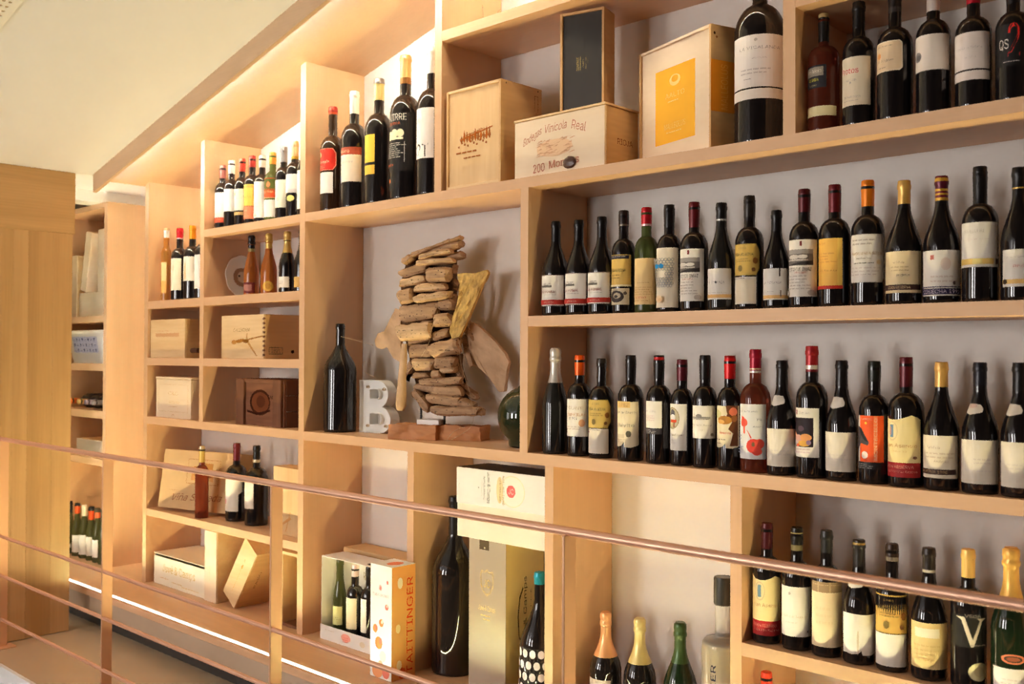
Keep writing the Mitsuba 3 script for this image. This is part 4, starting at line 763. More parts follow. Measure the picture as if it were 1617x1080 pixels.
BOTTLES.append((0.181, 'bottles at the foot of the right bay', [
    (-1.918,2.44,0.319,0.0485,'champ','black',(232,170,120),0.187,'sparkling wine bottle with pinkish gold foil',[(0.037,0.123,-0.32,1.31,'rect',(236,226,200),[])]),
    (-1.789,2.44,0.324,0.0485,'champ','black',(212,192,130),0.193,'sparkling wine bottle with pale gold foil and black shield band',[]),
    (-1.645,2.44,0.338,0.0485,'champ','green',(50,72,40),0.224,'sparkling wine bottle with dark green foil and round orange seal',[]),
]))
BOTTLES.append((0.181, None, [
    (-1.323,2.36,0.284,0.0354,'bord','black',[(0,1,(222,72,46))],0.218,'bottle with orange-red capsule just showing under the low right shelf',[]),
]))
BOTTLES.append((0.19, 'bottles inside the white gift carton', [
    (-3.195,2.385,0.294,0.0269,'burg','olive',None,None,'pale green burgundy bottle at the left inside the white gift carton',[(0.046,0.118,-0.01,1.31,'rect',(225,220,150),[('g',0,0.4,1.2,2,0.1,(190,180,110))])]),
    (-3.098,2.385,0.289,0.0338,'bord','black',[(0,1,(228,205,200))],0.245,'dark bottle with pale capsule in the middle of the white gift carton',[(0.049,0.167,-0.21,1.31,'rect',(240,228,185),[('g',-0.1,0.8,0.8,1,0.05,(140,130,100)),('g',0,0.25,1.2,2,0.06,(190,175,140))])]),
    (-3.009,2.385,0.3,0.0333,'bord','black',(22,20,22),0.259,'dark bottle half hidden at the right inside the white gift carton',[(0.052,0.178,-0.51,1.05,'rect',(236,232,210),[('e',-0.4,0.75,0.1,0.06,(40,40,40))])]),
]))
BOTTLES.append((0.181, None, [
    (-2.134,2.375,0.418,0.0625,'burg','black',[(0,1,(25,135,160))],0.381,'dark bottle with teal cap and white polka dots beside the gold gift box',[(0.012,0.189,-0.06,1.92,'rect',(14,14,16),[('dots',)])]),
]))
BOTTLES.append((0.181, None, [
    (-2.576,2.42,0.61,0.0795,'big','black',(22,20,22),None,'huge unlabelled black bottle taller than the gold box beside it',[]),
]))
BOTTLES.append((0.985, None, [
    (-3.222,2.4,0.426,0.064,'mag','black',None,None,'large empty dark bottle standing left of the white letter B',[]),
]))

SPARKLING = {'champ', 'cava'}
for z, group, rows in BOTTLES:
    for x, y, H, R, kind, glass, cap, capz, text, labs in rows:
        make_bottle(x, y, z + .0005, H, R, kind, glass, cap, capz, text, labs, group)


# ------------------------------------------------------------------ crates, cartons and cases
TM = trimesh.transformations


def frame(x, y, z, rz=0.0, rx=0.0, ry=0.0):
    """A local frame: x to the right, y into the bay, z up; angles in degrees."""
    return TM.translation_matrix([x, y, z]) @ TM.rotation_matrix(math.radians(rz), [0, 0, 1]) @ TM.rotation_matrix(math.radians(rx), [1, 0, 0]) @ TM.rotation_matrix(math.radians(ry), [0, 1, 0])


def put(m, M):
    return trimesh.Trimesh(trimesh.transform_points(m.vertices, M), m.faces, process=False)


def face_place(M, origin, ux, uy, nrm):
    """Maps [-1, 1] x [0, 1] onto a flat face given by its lower left corner and its two edges, in the local frame M."""
    o, ux, uy, nrm = (np.asarray(v, float) for v in (origin, ux, uy, nrm))

    def place(x, y, lift):
        p = o + np.outer((np.asarray(x) + 1) / 2, ux) + np.outer(y, uy) + nrm * lift
        return trimesh.transform_points(p, M)
    return place


def bounds_of(it):
    k, a = it[0], it[1:]
    if k == 'b':
        return -1, a[0], 1, a[1]
    if k == 'r':
        return a[0], a[2], a[1], a[3]
    if k == 'e':
        return a[0] - a[2], a[1] - a[3], a[0] + a[2], a[1] + a[3]
    if k == 'p':
        q = np.array(a[0])
        return *q.min(0), *q.max(0)
    if k == 'g':
        return a[0] - a[2] / 2, a[1] - a[3] * a[4], a[0] + a[2] / 2, a[1] + a[4] * .2
    return a[0] - a[2] / 2, a[1] - a[3] / 2, a[0] + a[2] / 2, a[1] + a[3] / 2


def decal(key, M, origin, ux, uy, nrm, items, paper=None, name='print', bsdf='ink', shape='rect', gap=.020):
    """Print straight on a flat face; marks further apart than the gap become parts of their own."""
    if paper is None:
        sx, sy = np.linalg.norm(ux) / 2, np.linalg.norm(uy)
        B_ = [np.array(bounds_of(it)) * [sx, sy, sx, sy] for it in items]
        group = list(range(len(items)))
        for i in range(len(items)):
            for j in range(i):
                if max(B_[i][0] - B_[j][2], B_[j][0] - B_[i][2], B_[i][1] - B_[j][3], B_[j][1] - B_[i][3]) < gap and group[i] != group[j]:
                    old, new = max(group[i], group[j]), min(group[i], group[j])
                    group = [new if g == old else g for g in group]
        if len(set(group)) > 1:
            for g in sorted(set(group)):
                decal(key, M, origin, ux, uy, nrm, [it for it, h in zip(items, group) if h == g], None, name, bsdf, shape, 9.0)
            return
    m, c = flat(shape, paper, items, face_place(M, origin, ux, uy, nrm), cut_x=None, base=.0003, step=.00004)
    n = m.face_normals @ (M[:3, :3] @ np.asarray(nrm, float))
    if n.sum() < 0:
        m = trimesh.Trimesh(m.vertices, m.faces[:, ::-1], process=False)
    part(key, name, m, bsdf, smooth=False, color=c)


def crate(name, label, catg, w, d, h, M, front='pine', side='pine_side', top='pine', t=.009, slide=False, lid=0.0, group=None, joints=False):
    """A closed wooden box from single boards: front, back, two sides, bottom, top. slide: the front is a thin panel held in a frame."""
    k = thing(name, label, catg, group)
    P = lambda n, m, b, **kw: part(k, n, put(m, M), b, **kw)
    if slide:
        P('front_panel', bx(t, w - t, .006, .006 + t * .7, t, h - t, .0008), front)
        y0 = 0.0
    else:
        P('front_board', bx(0, w, 0, t, 0, h - lid, .001), front)
        y0 = t
    P('side_board', bx(0, t, y0, d, 0, h - lid, .001), side)
    P('side_board', bx(w - t, w, y0, d, 0, h - lid, .001), side)
    P('bottom_board', bx(t, w - t, y0, d - t, 0, t, .001), top)
    P('back_board', bx(t, w - t, d - t, d, 0, h - lid, .001), front)
    if lid:
        P('lid', bx(-.003, w + .003, -.002, d + .002, h - lid + .0015, h, .001), top)
    else:
        P('top_board', bx(t if slide else 0, w - t if slide else w, y0, d - t, h - t, h, .001), top)
    return k


# upright crate with a sliding front, top bay
M = frame(-2.506, 2.305, 1.8500)
k = crate('wine_crate', 'upright pale pine crate with sliding front and grape vine print in the upper bay', 'crate', .259, .198, .335, M, 'pine_up', 'pine_side', slide=True)
INK, RUST = (150, 92, 48), (168, 92, 40)
vine = [('p', [(-.55 + .11 * i, .47 + .012 * (i % 3)), (-.50 + .11 * i, .53 + .02 * ((i * 7) % 4)), (-.44 + .11 * i, .48 + .01 * (i % 2)), (-.49 + .11 * i, .44)], RUST if i % 2 else INK) for i in range(11)]
vine += [('e', -.6 + .12 * i, .41 + .02 * ((i * 5) % 3), .035, .012, INK) for i in range(10)] + [('p', [(-.55, .47), (.72, .56), (.72, .57), (-.55, .49)], RUST), ('t', .02, .535, .8, .045, 'bonitellu', RUST, .06), ('g', 0, .345, 1.4, 1, .05, INK), ('g', .1, .285, 1.0, 1, .04, INK)]
decal(k, M, (.009, .006, .009), (.241, 0, 0), (0, 0, .317), (0, -1, 0), vine)
decal(k, M, (.259, 0, 0), (0, .198, 0), (0, 0, .335), (1, 0, 0), [('r', .62, .64, .76, .92, INK), ('r', .80, .82, .76, .92, INK), ('r', .62, .82, .915, .92, INK), ('v', .72, .70, .07, .10, 'TINTO', INK), ('e', -.75, .97, .02, .01, (70, 45, 30)), ('e', .8, .97, .02, .01, (70, 45, 30))])

# low crate lettered 200 Monges
M = frame(-2.189, 2.310, 1.8500)
k = crate('wine_crate', 'low pale crate lettered 200 Monges with a dark wax seal at its foot', 'crate', .364, .165, .187, M, 'pine_pale', 'pine_side', 'pine', lid=.008)
SEP = (188, 128, 104)
T_ = [('t', -.58, .68, .42, .17, 'Bodegas', SEP, .42, .03), ('t', -.05, .80, .50, .15, 'Vinícola', SEP, .05, .03), ('t', .46, .74, .30, .16, 'Real', SEP, -.30, .03)]
rnd = random.Random(5)
sk = [('e', -.08, .44, .40, .15, (232, 196, 160))] + [('p', [(x, y), (x + rnd.uniform(.05, .2), y + rnd.uniform(.0, .03)), (x + .1, y + .035)], (206, 160, 128)) for x, y in [(rnd.uniform(-.5, .25), rnd.uniform(.30, .58)) for _ in range(42)]]
sk += [('t', -.42, .13, .26, .15, '200', (176, 112, 92), .05), ('t', .14, .15, .66, .17, 'Monges', (176, 112, 92), .05)]
decal(k, M, (0, 0, 0), (.364, 0, 0), (0, 0, .179), (0, -1, 0), T_ + sk)
decal(k, M, (.364, 0, 0), (0, .165, 0), (0, 0, .179), (1, 0, 0), [('t', .2, .45, .9, .10, 'RIOJA', (120, 60, 25))])
m = trimesh.creation.icosphere(3, 1.0)
q = m.vertices * [.025, .008, .018]
q *= (1 + .35 * (meshkit.fbm(m.vertices * 2.3 + 4, 3) - .5))[:, None]
part(k, 'wax_seal', put(trimesh.Trimesh(q + [.232, -.003, .025], m.faces), M), 'wax', smooth=True, label='dark brown lump of wax')

# box standing on the crate
M = frame(-2.030, 2.345, 2.0385, rz=14)
k = thing('gift_box', 'tall black fronted wooden gift box standing on the low crate under the top shelf', 'box')
w, d, h, t = .150, .080, .313, .008
for n, m, b in (('frame_board', bx(0, t, 0, d, 0, h, .001), 'pine_side'), ('frame_board', bx(w - t, w, 0, d, 0, h, .001), 'pine_side'), ('frame_board', bx(t, w - t, 0, d, h - t, h, .001), 'pine_side'), ('frame_board', bx(t, w - t, 0, d, 0, t, .001), 'pine_side'), ('front_panel', bx(t, w - t, .006, .012, t, h - t), 'black_card'), ('back_panel', bx(t, w - t, d - .006, d, t, h - t), 'pine')):
    part(k, n, put(m, M), b)
GDL = (205, 180, 110)
decal(k, M, (t, .006, t), (w - 2 * t, 0, 0), (0, 0, h - 2 * t), (0, -1, 0), [('v', -.24, .48, .13, .14, 'COMENGE', GDL), ('r', -.115, -.09, .41, .55, GDL), ('v', .03, .48, .06, .09, 'CLUNIA', GDL), ('v', .18, .48, .035, .13, 'RIBERA DEL DUERO', GDL), ('v', .26, .50, .03, .04, '2006', GDL)])

# yellow square box, turned a little
M = frame(-1.790, 2.432, 1.8500, rz=-17.8)
k = crate('wine_crate', 'pale wooden box with a big yellow square printed on its front in the upper bay', 'crate', .330, .100, .345, M, 'pine_pale', 'pine_side', 'pine_pale', slide=True, t=.008)
YS_, YT = (240, 178, 62), (250, 208, 130)
decal(k, M, (.008, .006, .008), (.314, 0, 0), (0, 0, .329), (0, -1, 0), [('r', -.58, .58, .14, .80, YS_), ('e', 0, .68, .16, .05, YT), ('e', 0, .69, .10, .03, YS_), ('t', 0, .555, .56, .045, 'AALTO', YT), ('g', 0, .50, .4, 1, .03, YT), ('t', 0, .285, .62, .05, 'MALLEOLUS', YT), ('g', 0, .23, .5, 1, .03, YT)])
decal(k, M, (.330, 0, 0), (0, .100, 0), (0, 0, .345), (1, 0, 0), [('r', -1, 1, .31, .72, (226, 140, 40)), ('v', -.05, .51, .5, .36, 'MALLEOLUS', (238, 170, 84)), ('e', -.75, .93, .07, .012, (60, 35, 20)), ('e', -.6, .90, .06, .010, (150, 90, 40))])

# blue case and dry twigs on the top shelf
M = frame(-2.125, 2.352, 2.3983, rz=-8)
k = thing('gift_box', 'deep blue case whose lower edge shows on the topmost shelf', 'box')
part(k, 'body', put(bx(0, .20, 0, .09, 0, .24, .002), M), 'blue_card')
decal(k, M, (0, 0, 0), (.2, 0, 0), (0, 0, .24), (0, -1, 0), [('r', -1, 1, 0, .06, (120, 60, 130)), ('r', -1, -.9, 0, 1, (120, 60, 130)), ('e', -.5, .2, .12, .10, (120, 150, 220)), ('e', -.1, .2, .12, .10, (120, 150, 220)), ('e', .3, .22, .12, .10, (100, 130, 210))])
k = thing('dry_twigs', 'thin dry twigs leaning against the upright on the topmost shelf', 'twigs')
for i, (x, y, pts) in enumerate([(-2.49, 2.46, [(0, 0), (-.012, .03), (.004, .05), (.0, .12)]), (-2.47, 2.53, [(0, 0), (-.03, .05), (-.036, .04), (-.02, .09), (.0, .12)]), (-2.48, 2.50, [(0, 0), (.02, .02), (.0, .05), (.02, .11)])]):
    part(k, 'twig', tube([(x + a * .4, y + a, 2.3995 + b) for a, b in pts], .0014, 6), 'drift_2')

# crates in the two left columns
M = frame(-4.625, 2.310, 1.2702)
k = crate('wine_crate', 'light wooden crate with faded brown band in the narrow left bay', 'crate', .333, .17, .183, M, 'pine', 'pine_side', 'pine_side', t=.010)
decal(k, M, (0, 0, 0), (.333, 0, 0), (0, 0, .183), (0, -1, 0), [('r', -.68, .68, .55, .64, (196, 148, 104)), ('g', -.1, .70, .9, 1, .06, (206, 160, 116))])
part(k, 'cork', put(tube([(.35, .03, .035), (.41, .03, .035)], .012, 14), M), 'wax')
M = frame(-3.967, 2.310, 1.2702)
k = crate('wine_crate', 'wooden crate with dovetailed corner and a faint drawing of a runner beside the tall bay', 'crate', .338, .177, .187, M, 'pine', 'pine_side', 'pine_side', t=.010)
BRN = (150, 100, 45)
decal(k, M, (0, 0, 0), (.338, 0, 0), (0, 0, .187), (0, -1, 0), [('t', -.03, .66, .78, .08, 'CALIXTEM', (160, 125, 70)), ('p', [(-.5, .36), (-.1, .36), (.1, .40), (.98, .50), (.98, .53), (.2, .44), (.0, .46), (-.3, .42)], BRN), ('p', [(.15, .42), (.28, .41), (.72, .06), (.66, .06)], (176, 130, 74)), ('p', [(.18, .42), (.22, .58), (.25, .57), (.26, .43)], (176, 130, 74)), ('e', -.38, .38, .12, .05, (170, 120, 62)), ('e', .18, .40, .14, .04, (120, 76, 34)), ('r', -.9, -.5, .395, .40, (205, 160, 100))])
for i in range(9):
    part(k, 'dovetail', put(bx(.330, .3385, -.0006, .006, .012 + i * .019, .021 + i * .019), M), 'crate_dark_flat')
decal(k, M, (.338, 0, 0), (0, .177, 0), (0, 0, .187), (1, 0, 0), [('r', -.72, -.70, .1, .26, (60, 32, 16)), ('r', .02, .04, .1, .26, (60, 32, 16)), ('r', -.72, .04, .10, .115, (60, 32, 16)), ('r', -.72, .04, .245, .26, (60, 32, 16)), ('t', -.34, .18, .5, .09, '1821', (60, 32, 16)), ('e', .6, .16, .1, .04, (50, 25, 14))])
M = frame(-4.582, 2.320, .9855)
k = crate('wine_crate', 'cream lidded box with a framed label in the narrow left bay above the floor shelves', 'crate', .333, .16, .194, M, 'pine_pale', 'pine_pale', 'pine_pale', lid=.012)
decal(k, M, (0, 0, 0), (.333, 0, 0), (0, 0, .182), (0, -1, 0), [('r', -.85, .85, .165, .175, (212, 178, 130)), ('r', -.85, .85, .865, .875, (212, 178, 130)), ('r', -.85, -.83, .165, .875, (212, 178, 130)), ('r', .83, .85, .165, .875, (212, 178, 130)), ('t', .0, .64, .55, .10, 'C&O', (206, 172, 122)), ('t', .05, .42, .62, .07, 'Vallobera', (206, 168, 116)), ('g', .0, .30, .5, 1, .05, (200, 160, 106)), ('t', .0, .08, .2, .05, '1998', (190, 150, 100))])
M = frame(-3.879, 2.335, .9855)
k = thing('wooden_chest', 'dark brown wooden chest with raised upright battens beside the tall bay', 'crate')
w, d, h = .356, .20, .198
part(k, 'front_board', put(bx(.004, w - .004, .008, .018, 0, h - .006, .001), M), 'crate_dark_flat')
for x in (0, .285):
    part(k, 'batten', put(bx(x, x + .060, -.004, .008, 0, h, .0015), M), 'crate_dark')
part(k, 'rim', put(bx(.060, .285, .0, .008, h - .014, h, .001), M), 'crate_dark_flat')
for i in range(3):
    part(k, 'side_board', put(bx(w - .010, w - .002, .018, d, i * .066 + .0006, (i + 1) * .066 - .0012, .001), M), 'crate_dark')
part(k, 'side_board', put(bx(.002, .010, .018, d, 0, h, .001), M), 'crate_dark')
part(k, 'lid', put(bx(.004, w - .004, .008, d, h - .006, h, .001), M), 'crate_dark')
decal(k, M, (.060, .008, 0), (.225, 0, 0), (0, 0, h), (0, -1, 0), [('e', 0, .5, .7, .28, (62, 32, 20)), ('e', .02, .5, .60, .22, (104, 58, 36)), ('e', .05, .52, .3, .13, (84, 44, 28)), ('p', [(-.9, .33), (-.2, .27), (.7, .36), (.7, .32), (-.2, .22), (-.9, .28)], (52, 26, 18)), ('t', .70, .62, .3, .08, 'I·M', (48, 24, 16))])

# leaning carton and the crates behind the railing post
M = frame(-4.555, 2.318, .5550, rz=14, rx=-9)
k = thing('carton', 'large brown cardboard carton lettered in script behind three bottles', 'box')
w, d, h = .50, .09, .278
part(k, 'front', put(bx(0, w, 0, .004, 0, h, .001), M), 'carton')
part(k, 'body', put(bx(.001, w - .001, .004, d, .001, h - .004, .001), M), 'carton')
part(k, 'top_flap', put(bx(0, w, .002, d, h - .003, h, .001), M), 'carton')
CI, CI2 = (170, 118, 66), (140, 84, 48)
decal(k, M, (0, 0, 0), (w, 0, 0), (0, 0, h), (0, -1, 0), [('r', -.32, .52, .44, .45, CI), ('r', -.32, .52, .85, .86, CI), ('r', -.32, -.31, .44, .86, CI), ('r', .51, .52, .44, .86, CI), ('r', -.2, .38, .50, .66, (190, 138, 84)), ('r', -.16, .0, .58, .74, (180, 126, 72)), ('r', .12, .34, .56, .80, CI), ('e', .28, .60, .07, .04, CI2), ('t', .0, .22, 1.30, .12, 'Viña Salceda', CI2, .04, .07), ('g', -.55, .31, .4, 1, .02, CI)])
M = frame(-3.627, 2.360, .5405)
k = crate('wine_crate', 'wooden crate half hidden behind the railing post beside two dark bottles', 'crate', .225, .09, .280, M, 'pine_up', 'pine_side', 'pine')
decal(k, M, (0, 0, 0), (.225, 0, 0), (0, 0, .28), (0, -1, 0), [('e', -.62, .72, .06, .04, (120, 76, 30)), ('p', [(-.6, .1), (.2, .25), (.1, .28), (-.6, .13)], (196, 140, 80)), ('p', [(-.2, .05), (.1, .36), (.14, .35), (-.15, .05)], (196, 140, 80))])
M = frame(-3.575, 2.455, .5405)
k = crate('wine_crate', 'brown box behind the wooden crate, its top edge showing at the upright', 'crate', .20, .11, .300, M, 'carton', 'carton', 'pine_side')

# foot of the left bay
M = frame(-4.610, 2.330, .1815)
k = thing('carton', 'low white carton with its lid ajar in the left bay on the ledge', 'box')
w, d, h = .478, .235, .145
part(k, 'front', put(bx(0, w, 0, .004, 0, h - .012, .001), M), 'cream_card')
part(k, 'side', put(bx(0, .004, .004, d, 0, h - .002, .001), M), 'cream_card')
part(k, 'side', put(bx(w - .004, w, .004, d, 0, h - .002, .001), M), 'cream_card')
part(k, 'back', put(bx(.004, w - .004, d - .004, d, 0, h - .002, .001), M), 'cream_card')
part(k, 'bottom', put(bx(.004, w - .004, .004, d - .004, 0, .004), M), 'cream_card')
part(k, 'lid', put(bx(0, w, -.001, d, h - .002, h + .002, .001), M), 'cream_card')
LT = (206, 176, 104)
decal(k, M, (0, 0, 0), (w, 0, 0), (0, 0, h - .012), (0, -1, 0), [('t', 0, .60, 1.3, .36, 'Juvé & Camps', LT), ('g', -.5, .26, .5, 1, .06, LT), ('g', .0, .20, .5, 1, .06, LT), ('g', .45, .14, .6, 1, .06, (220, 190, 120))])
M = frame(-4.115, 2.320, .1815)
k = crate('wine_crate', 'tall narrow pale box standing next to the low white carton on the ledge', 'crate', .100, .185, .315, M, 'pine_pale', 'pine', 'pine')
decal(k, M, (0, 0, 0), (.1, 0, 0), (0, 0, .315), (0, -1, 0), [('v', -.1, .40, .12, .20, 'RESERVA', (224, 184, 110))])
M = frame(-3.973, 2.330, .2462, ry=35.0)
k = crate('wine_crate', 'narrow wooden box tilted on its corner between the tall box and railing post', 'crate', .112, .185, .314, M, 'pine', 'pine_side', 'pine', t=.008)
decal(k, M, (0, 0, 0), (.112, 0, 0), (0, 0, .314), (0, -1, 0), [('v', 0, .5, .05, .50, '— — — ♦', (190, 130, 50)), ('e', .02, .62, .10, .035, (190, 130, 50)), ('r', -.015, .015, .18, .60, (206, 150, 70))])
decal(k, M, (.112, 0, 0), (0, .185, 0), (0, 0, .314), (1, 0, 0), [('v', -.35, .5, .12, .30, 'PAGO', (130, 80, 26))])
M = frame(-3.520, 2.330, .1815)
k = thing('open_crate', 'open wooden crate with dark inside standing right of the railing post', 'crate')
w, d, h, t = .125, .24, .290, .012
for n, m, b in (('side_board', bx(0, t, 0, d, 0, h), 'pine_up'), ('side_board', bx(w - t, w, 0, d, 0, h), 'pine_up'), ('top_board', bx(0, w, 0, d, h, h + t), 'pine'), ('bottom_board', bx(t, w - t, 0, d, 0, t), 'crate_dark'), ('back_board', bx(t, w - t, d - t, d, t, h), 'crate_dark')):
    part(k, n, put(m, M), b)


# ------------------------------------------------------------------ gift cases in the bays on the ledge
M = frame(-3.240, 2.330, .1815)
k = thing('gift_carton', 'open white gift carton holding three wine bottles on the ledge', 'box')
w, d, h = .365, .112, .322
part(k, 'side_panel', put(bx(0, .002, 0, d, 0, h), M), 'white_card')
part(k, 'side_panel', put(bx(w - .002, w, 0, d, 0, h), M), 'white_card')
part(k, 'back_panel', put(bx(0, w, d - .002, d, 0, h), M), 'cream_card')
part(k, 'top_panel', put(bx(0, w, 0, d, h - .002, h), M), 'white_card')
part(k, 'floor_panel', put(bx(0, w, 0, d, 0, .004), M), 'white_card')
part(k, 'tray_front', put(bx(-.004, w, -.002, 0, 0, .056), M), 'white_card')
part(k, 'insert', put(bx(.003, w - .003, .001, d - .003, .004, .0075), M), 'black_card')
decal(k, M, (-.004, -.002, 0), (w, 0, 0), (0, 0, .056), (0, -1, 0), [('e', -.1, .55, .16, .28, (240, 170, 150)), ('g', -.1, .55, .2, 3, .14, (226, 130, 110)), ('e', .45, .45, .09, .2, (226, 215, 190)), ('g', -.65, .7, .35, 1, .1, (210, 200, 180))])
decal(k, M, (.002, d - .002, .1), (w - .004, 0, 0), (0, 0, .2), (0, -1, 0), [('t', -.15, .72, .35, .16, 'Ràfols', (150, 130, 80)), ('g', -.1, .5, .4, 1, .05, (170, 150, 100))])
decal(k, M, (0, 0, h), (w, 0, 0), (0, d, 0), (0, 0, 1), [('r', .40, .70, .15, .5, (40, 34, 30))])
M = frame(-3.285, 2.468, .1815)
single('carton', put(bx(0, .41, 0, .112, 0, .331, .002), M), 'carton', 'flat topped brown carton behind the white gift carton', 'box')

M = frame(-2.748, 2.182, .1815)
k = thing('gift_box', 'tall white champagne box with orange side and red bubbles in front of the upright', 'box')
w, d, h = .114, .106, .386
part(k, 'front_panel', put(bx(0, w, 0, .0015, 0, h), M), 'white_card')
part(k, 'body', put(bx(.0005, w - .0005, .0015, d, .0005, h - .001), M), 'orange_card')
part(k, 'top_panel', put(bx(0, w, .0015, d, h - .001, h), M), 'white_card')
RB, OB = (214, 120, 110), (226, 130, 80)
decal(k, M, (0, 0, 0), (w, 0, 0), (0, 0, h), (0, -1, 0), [('e', -.05, .80, .16, .025, (240, 190, 180)), ('p', [(-.12, .79), (-.05, .83), (.03, .79), (-.05, .775)], (220, 130, 125)), ('t', -.02, .735, 1.5, .022, 'TAITTINGER', (180, 150, 140)), ('e', .62, .86, .09, .018, RB), ('e', .55, .64, .16, .025, RB), ('e', .58, .65, .06, .012, (246, 226, 210)), ('e', .05, .49, .21, .035, OB), ('e', .12, .50, .09, .018, (246, 214, 190)), ('e', -.52, .43, .22, .038, OB), ('e', -.45, .44, .1, .018, RB), ('e', -.18, .31, .34, .055, OB), ('e', -.02, .33, .14, .03, RB), ('e', .2, .20, .3, .05, (238, 214, 200)), ('e', -.3, .06, .5, .06, (232, 160, 110)), ('e', .5, .07, .35, .06, (226, 130, 110)), ('e', .0, .13, .2, .03, (238, 180, 140))])
decal(k, M, (w, 0, 0), (0, d, 0), (0, 0, h), (1, 0, 0), [('v', .52, .46, .52, .86, 'TAITTINGER', (214, 66, 30)), ('e', -.30, .85, .22, .05, (246, 226, 200)), ('e', -.45, .45, .2, .04, (250, 214, 160)), ('e', -.35, .12, .22, .05, (248, 226, 196)), ('e', -.1, .05, .3, .05, (226, 100, 50))])
decal(k, M, (0, 0, h), (w, 0, 0), (0, d, 0), (0, 0, 1), [('e', .2, .5, .45, .3, (238, 150, 120))])

M = frame(-2.421, 2.340, .1815)
k = thing('gift_box', 'tall grey and gold cava box with shield emblem next to the huge black bottle', 'box')
w, d, h = .171, .185, .496
part(k, 'front_panel', put(bx(0, w, 0, .002, 0, h), M), 'grey_metallic')
part(k, 'body', put(bx(.0005, w, .002, d, 0, h), M), 'gold_card')
SHD = (232, 205, 130)
sh = Polygon([(-.36, .775), (-.30, .80), (-.12, .792), (0, .81), (.12, .792), (.30, .80), (.36, .775), (.34, .70), (.20, .655), (0, .63), (-.20, .655), (-.34, .70)])
ring = lambda s0, s1: affinity.scale(sh, s0, s0).difference(affinity.scale(sh, s1, s1))
pts = lambda g: [('p', list(g.exterior.coords)[:-1], SHD)]
out = []
for a, b in ((1.0, .95), (.88, .85)):
    o, i_ = np.array(affinity.scale(sh, a, a).exterior.coords), np.array(affinity.scale(sh, b, b).exterior.coords)
    out += [('p', [o[n], o[n + 1], i_[n + 1], i_[n]], SHD) for n in range(len(o) - 1)]
out += [('t', 0, .715, .34, .055, 'JC', SHD), ('t', 0, .545, .92, .045, 'Juvé & Camps', SHD), ('g', 0, .500, .7, 1, .02, SHD), ('g', 0, .475, .4, 1, .02, SHD), ('r', -.42, .10, .935, .998, (84, 72, 58)), ('p', [(-.20, .945), (-.08, .945), (-.14, .955)], (240, 226, 200))]
decal(k, M, (0, 0, 0), (w, 0, 0), (0, 0, h), (0, -1, 0), out)
DK = (70, 48, 18)
decal(k, M, (w, 0, 0), (0, d, 0), (0, 0, h), (1, 0, 0), [('v', .02, .50, .20, .52, 'Juvé & Camps', DK), ('v', .30, .52, .05, .30, 'GRAN JUVÉ', DK), ('p', [(-.32, .36), (-.28, .36), (-.34, .50), (-.26, .62), (-.10, .68), (-.12, .695), (-.30, .63), (-.39, .50)], DK), ('p', [(-.32, .36), (-.22, .34), (-.20, .35), (-.30, .37)], DK)])

M = frame(-2.474, 2.330, .6785)
k = thing('gift_box', 'white lidded cava box with red seal lying across the top of the gold box', 'box')
w, d = .414, .150
part(k, 'tray', put(bx(.002, w - .002, .002, d - .002, 0, .116, .001), M), 'cream_card')
part(k, 'lid', put(bx(0, w, 0, d, .112, .233, .001), M), 'white_card')
part(k, 'lid_top', put(bx(.001, w - .001, .001, d - .001, .233, .2340), M), 'black_card')
GI, GO = (140, 138, 128), (226, 210, 170)
decal(k, M, (0, 0, .112), (w, 0, 0), (0, 0, .121), (0, -1, 0), [('u', -.26, .52, .09, .84, 'Juvé & Camps', (110, 108, 100)), ('u', -.345, .50, .045, .62, 'MILESIMÉ', GI), ('u', -.41, .50, .02, .44, 'BRUT RESERVA', (196, 192, 180)), ('e', -.48, .50, .012, .02, GI), ('e', .26, .5, .27, .42, (238, 228, 196)), ('e', .26, .5, .255, .395, (240, 238, 226)), ('e', -.01, .5, .07, .36, (232, 212, 168)), ('u', .075, .5, .05, .78, 'MILESIMÉ', (190, 160, 100)), ('u', .0, .5, .04, .6, 'vintage', (150, 130, 90)), ('e', .235, .5, .095, .165, (222, 110, 110)), ('t', .235, .5, .11, .15, 'JC', (244, 214, 210)), ('u', -.93, .5, .02, .16, 'AAA', (200, 196, 190))])

# ------------------------------------------------------------------ leftmost column
M = frame(-5.541, 2.350, 1.4870)
crate('wine_crate', 'pale crate lying under the leaning boxes in the leftmost column', 'crate', .406, .19, .135, M, 'pine_pale', 'pine_pale', 'pine_pale')
M = frame(-5.500, 2.340, 1.6375, ry=12)
crate('wine_crate', 'slim pale box leaning to the right on the crate in the leftmost column', 'crate', .066, .17, .325, M, 'pine_pale', 'pine_pale', 'pine_pale', t=.006)
M = frame(-5.330, 2.360, 1.6225)
crate('wine_crate', 'upright pale box next to the leaning slim box in the leftmost column', 'crate', .195, .17, .335, M, 'pine_pale', 'pine_pale', 'pine_pale')
M = frame(-5.650, 2.345, 1.4870)
crate('wine_crate', 'narrow upright box at the partition side of the leftmost column', 'crate', .088, .17, .345, M, 'pine_pale', 'pine', 'pine_pale', t=.006)
k = thing('ice_tub', 'tapered white tub with blue-grey patterned front in the leftmost column', 'tub')
v0, v1 = [(-5.600, 2.350), (-5.235, 2.350), (-5.235, 2.50), (-5.600, 2.50)], [(-5.660, 2.335), (-5.180, 2.335), (-5.180, 2.53), (-5.660, 2.53)]
z0, z1 = 1.2368, 1.414


def tub(a, b, za, zb, grow=0.0):
    V = [(x, y, za) for x, y in a] + [(x, y, zb) for x, y in b]
    return trimesh.convex.convex_hull(np.array(V))


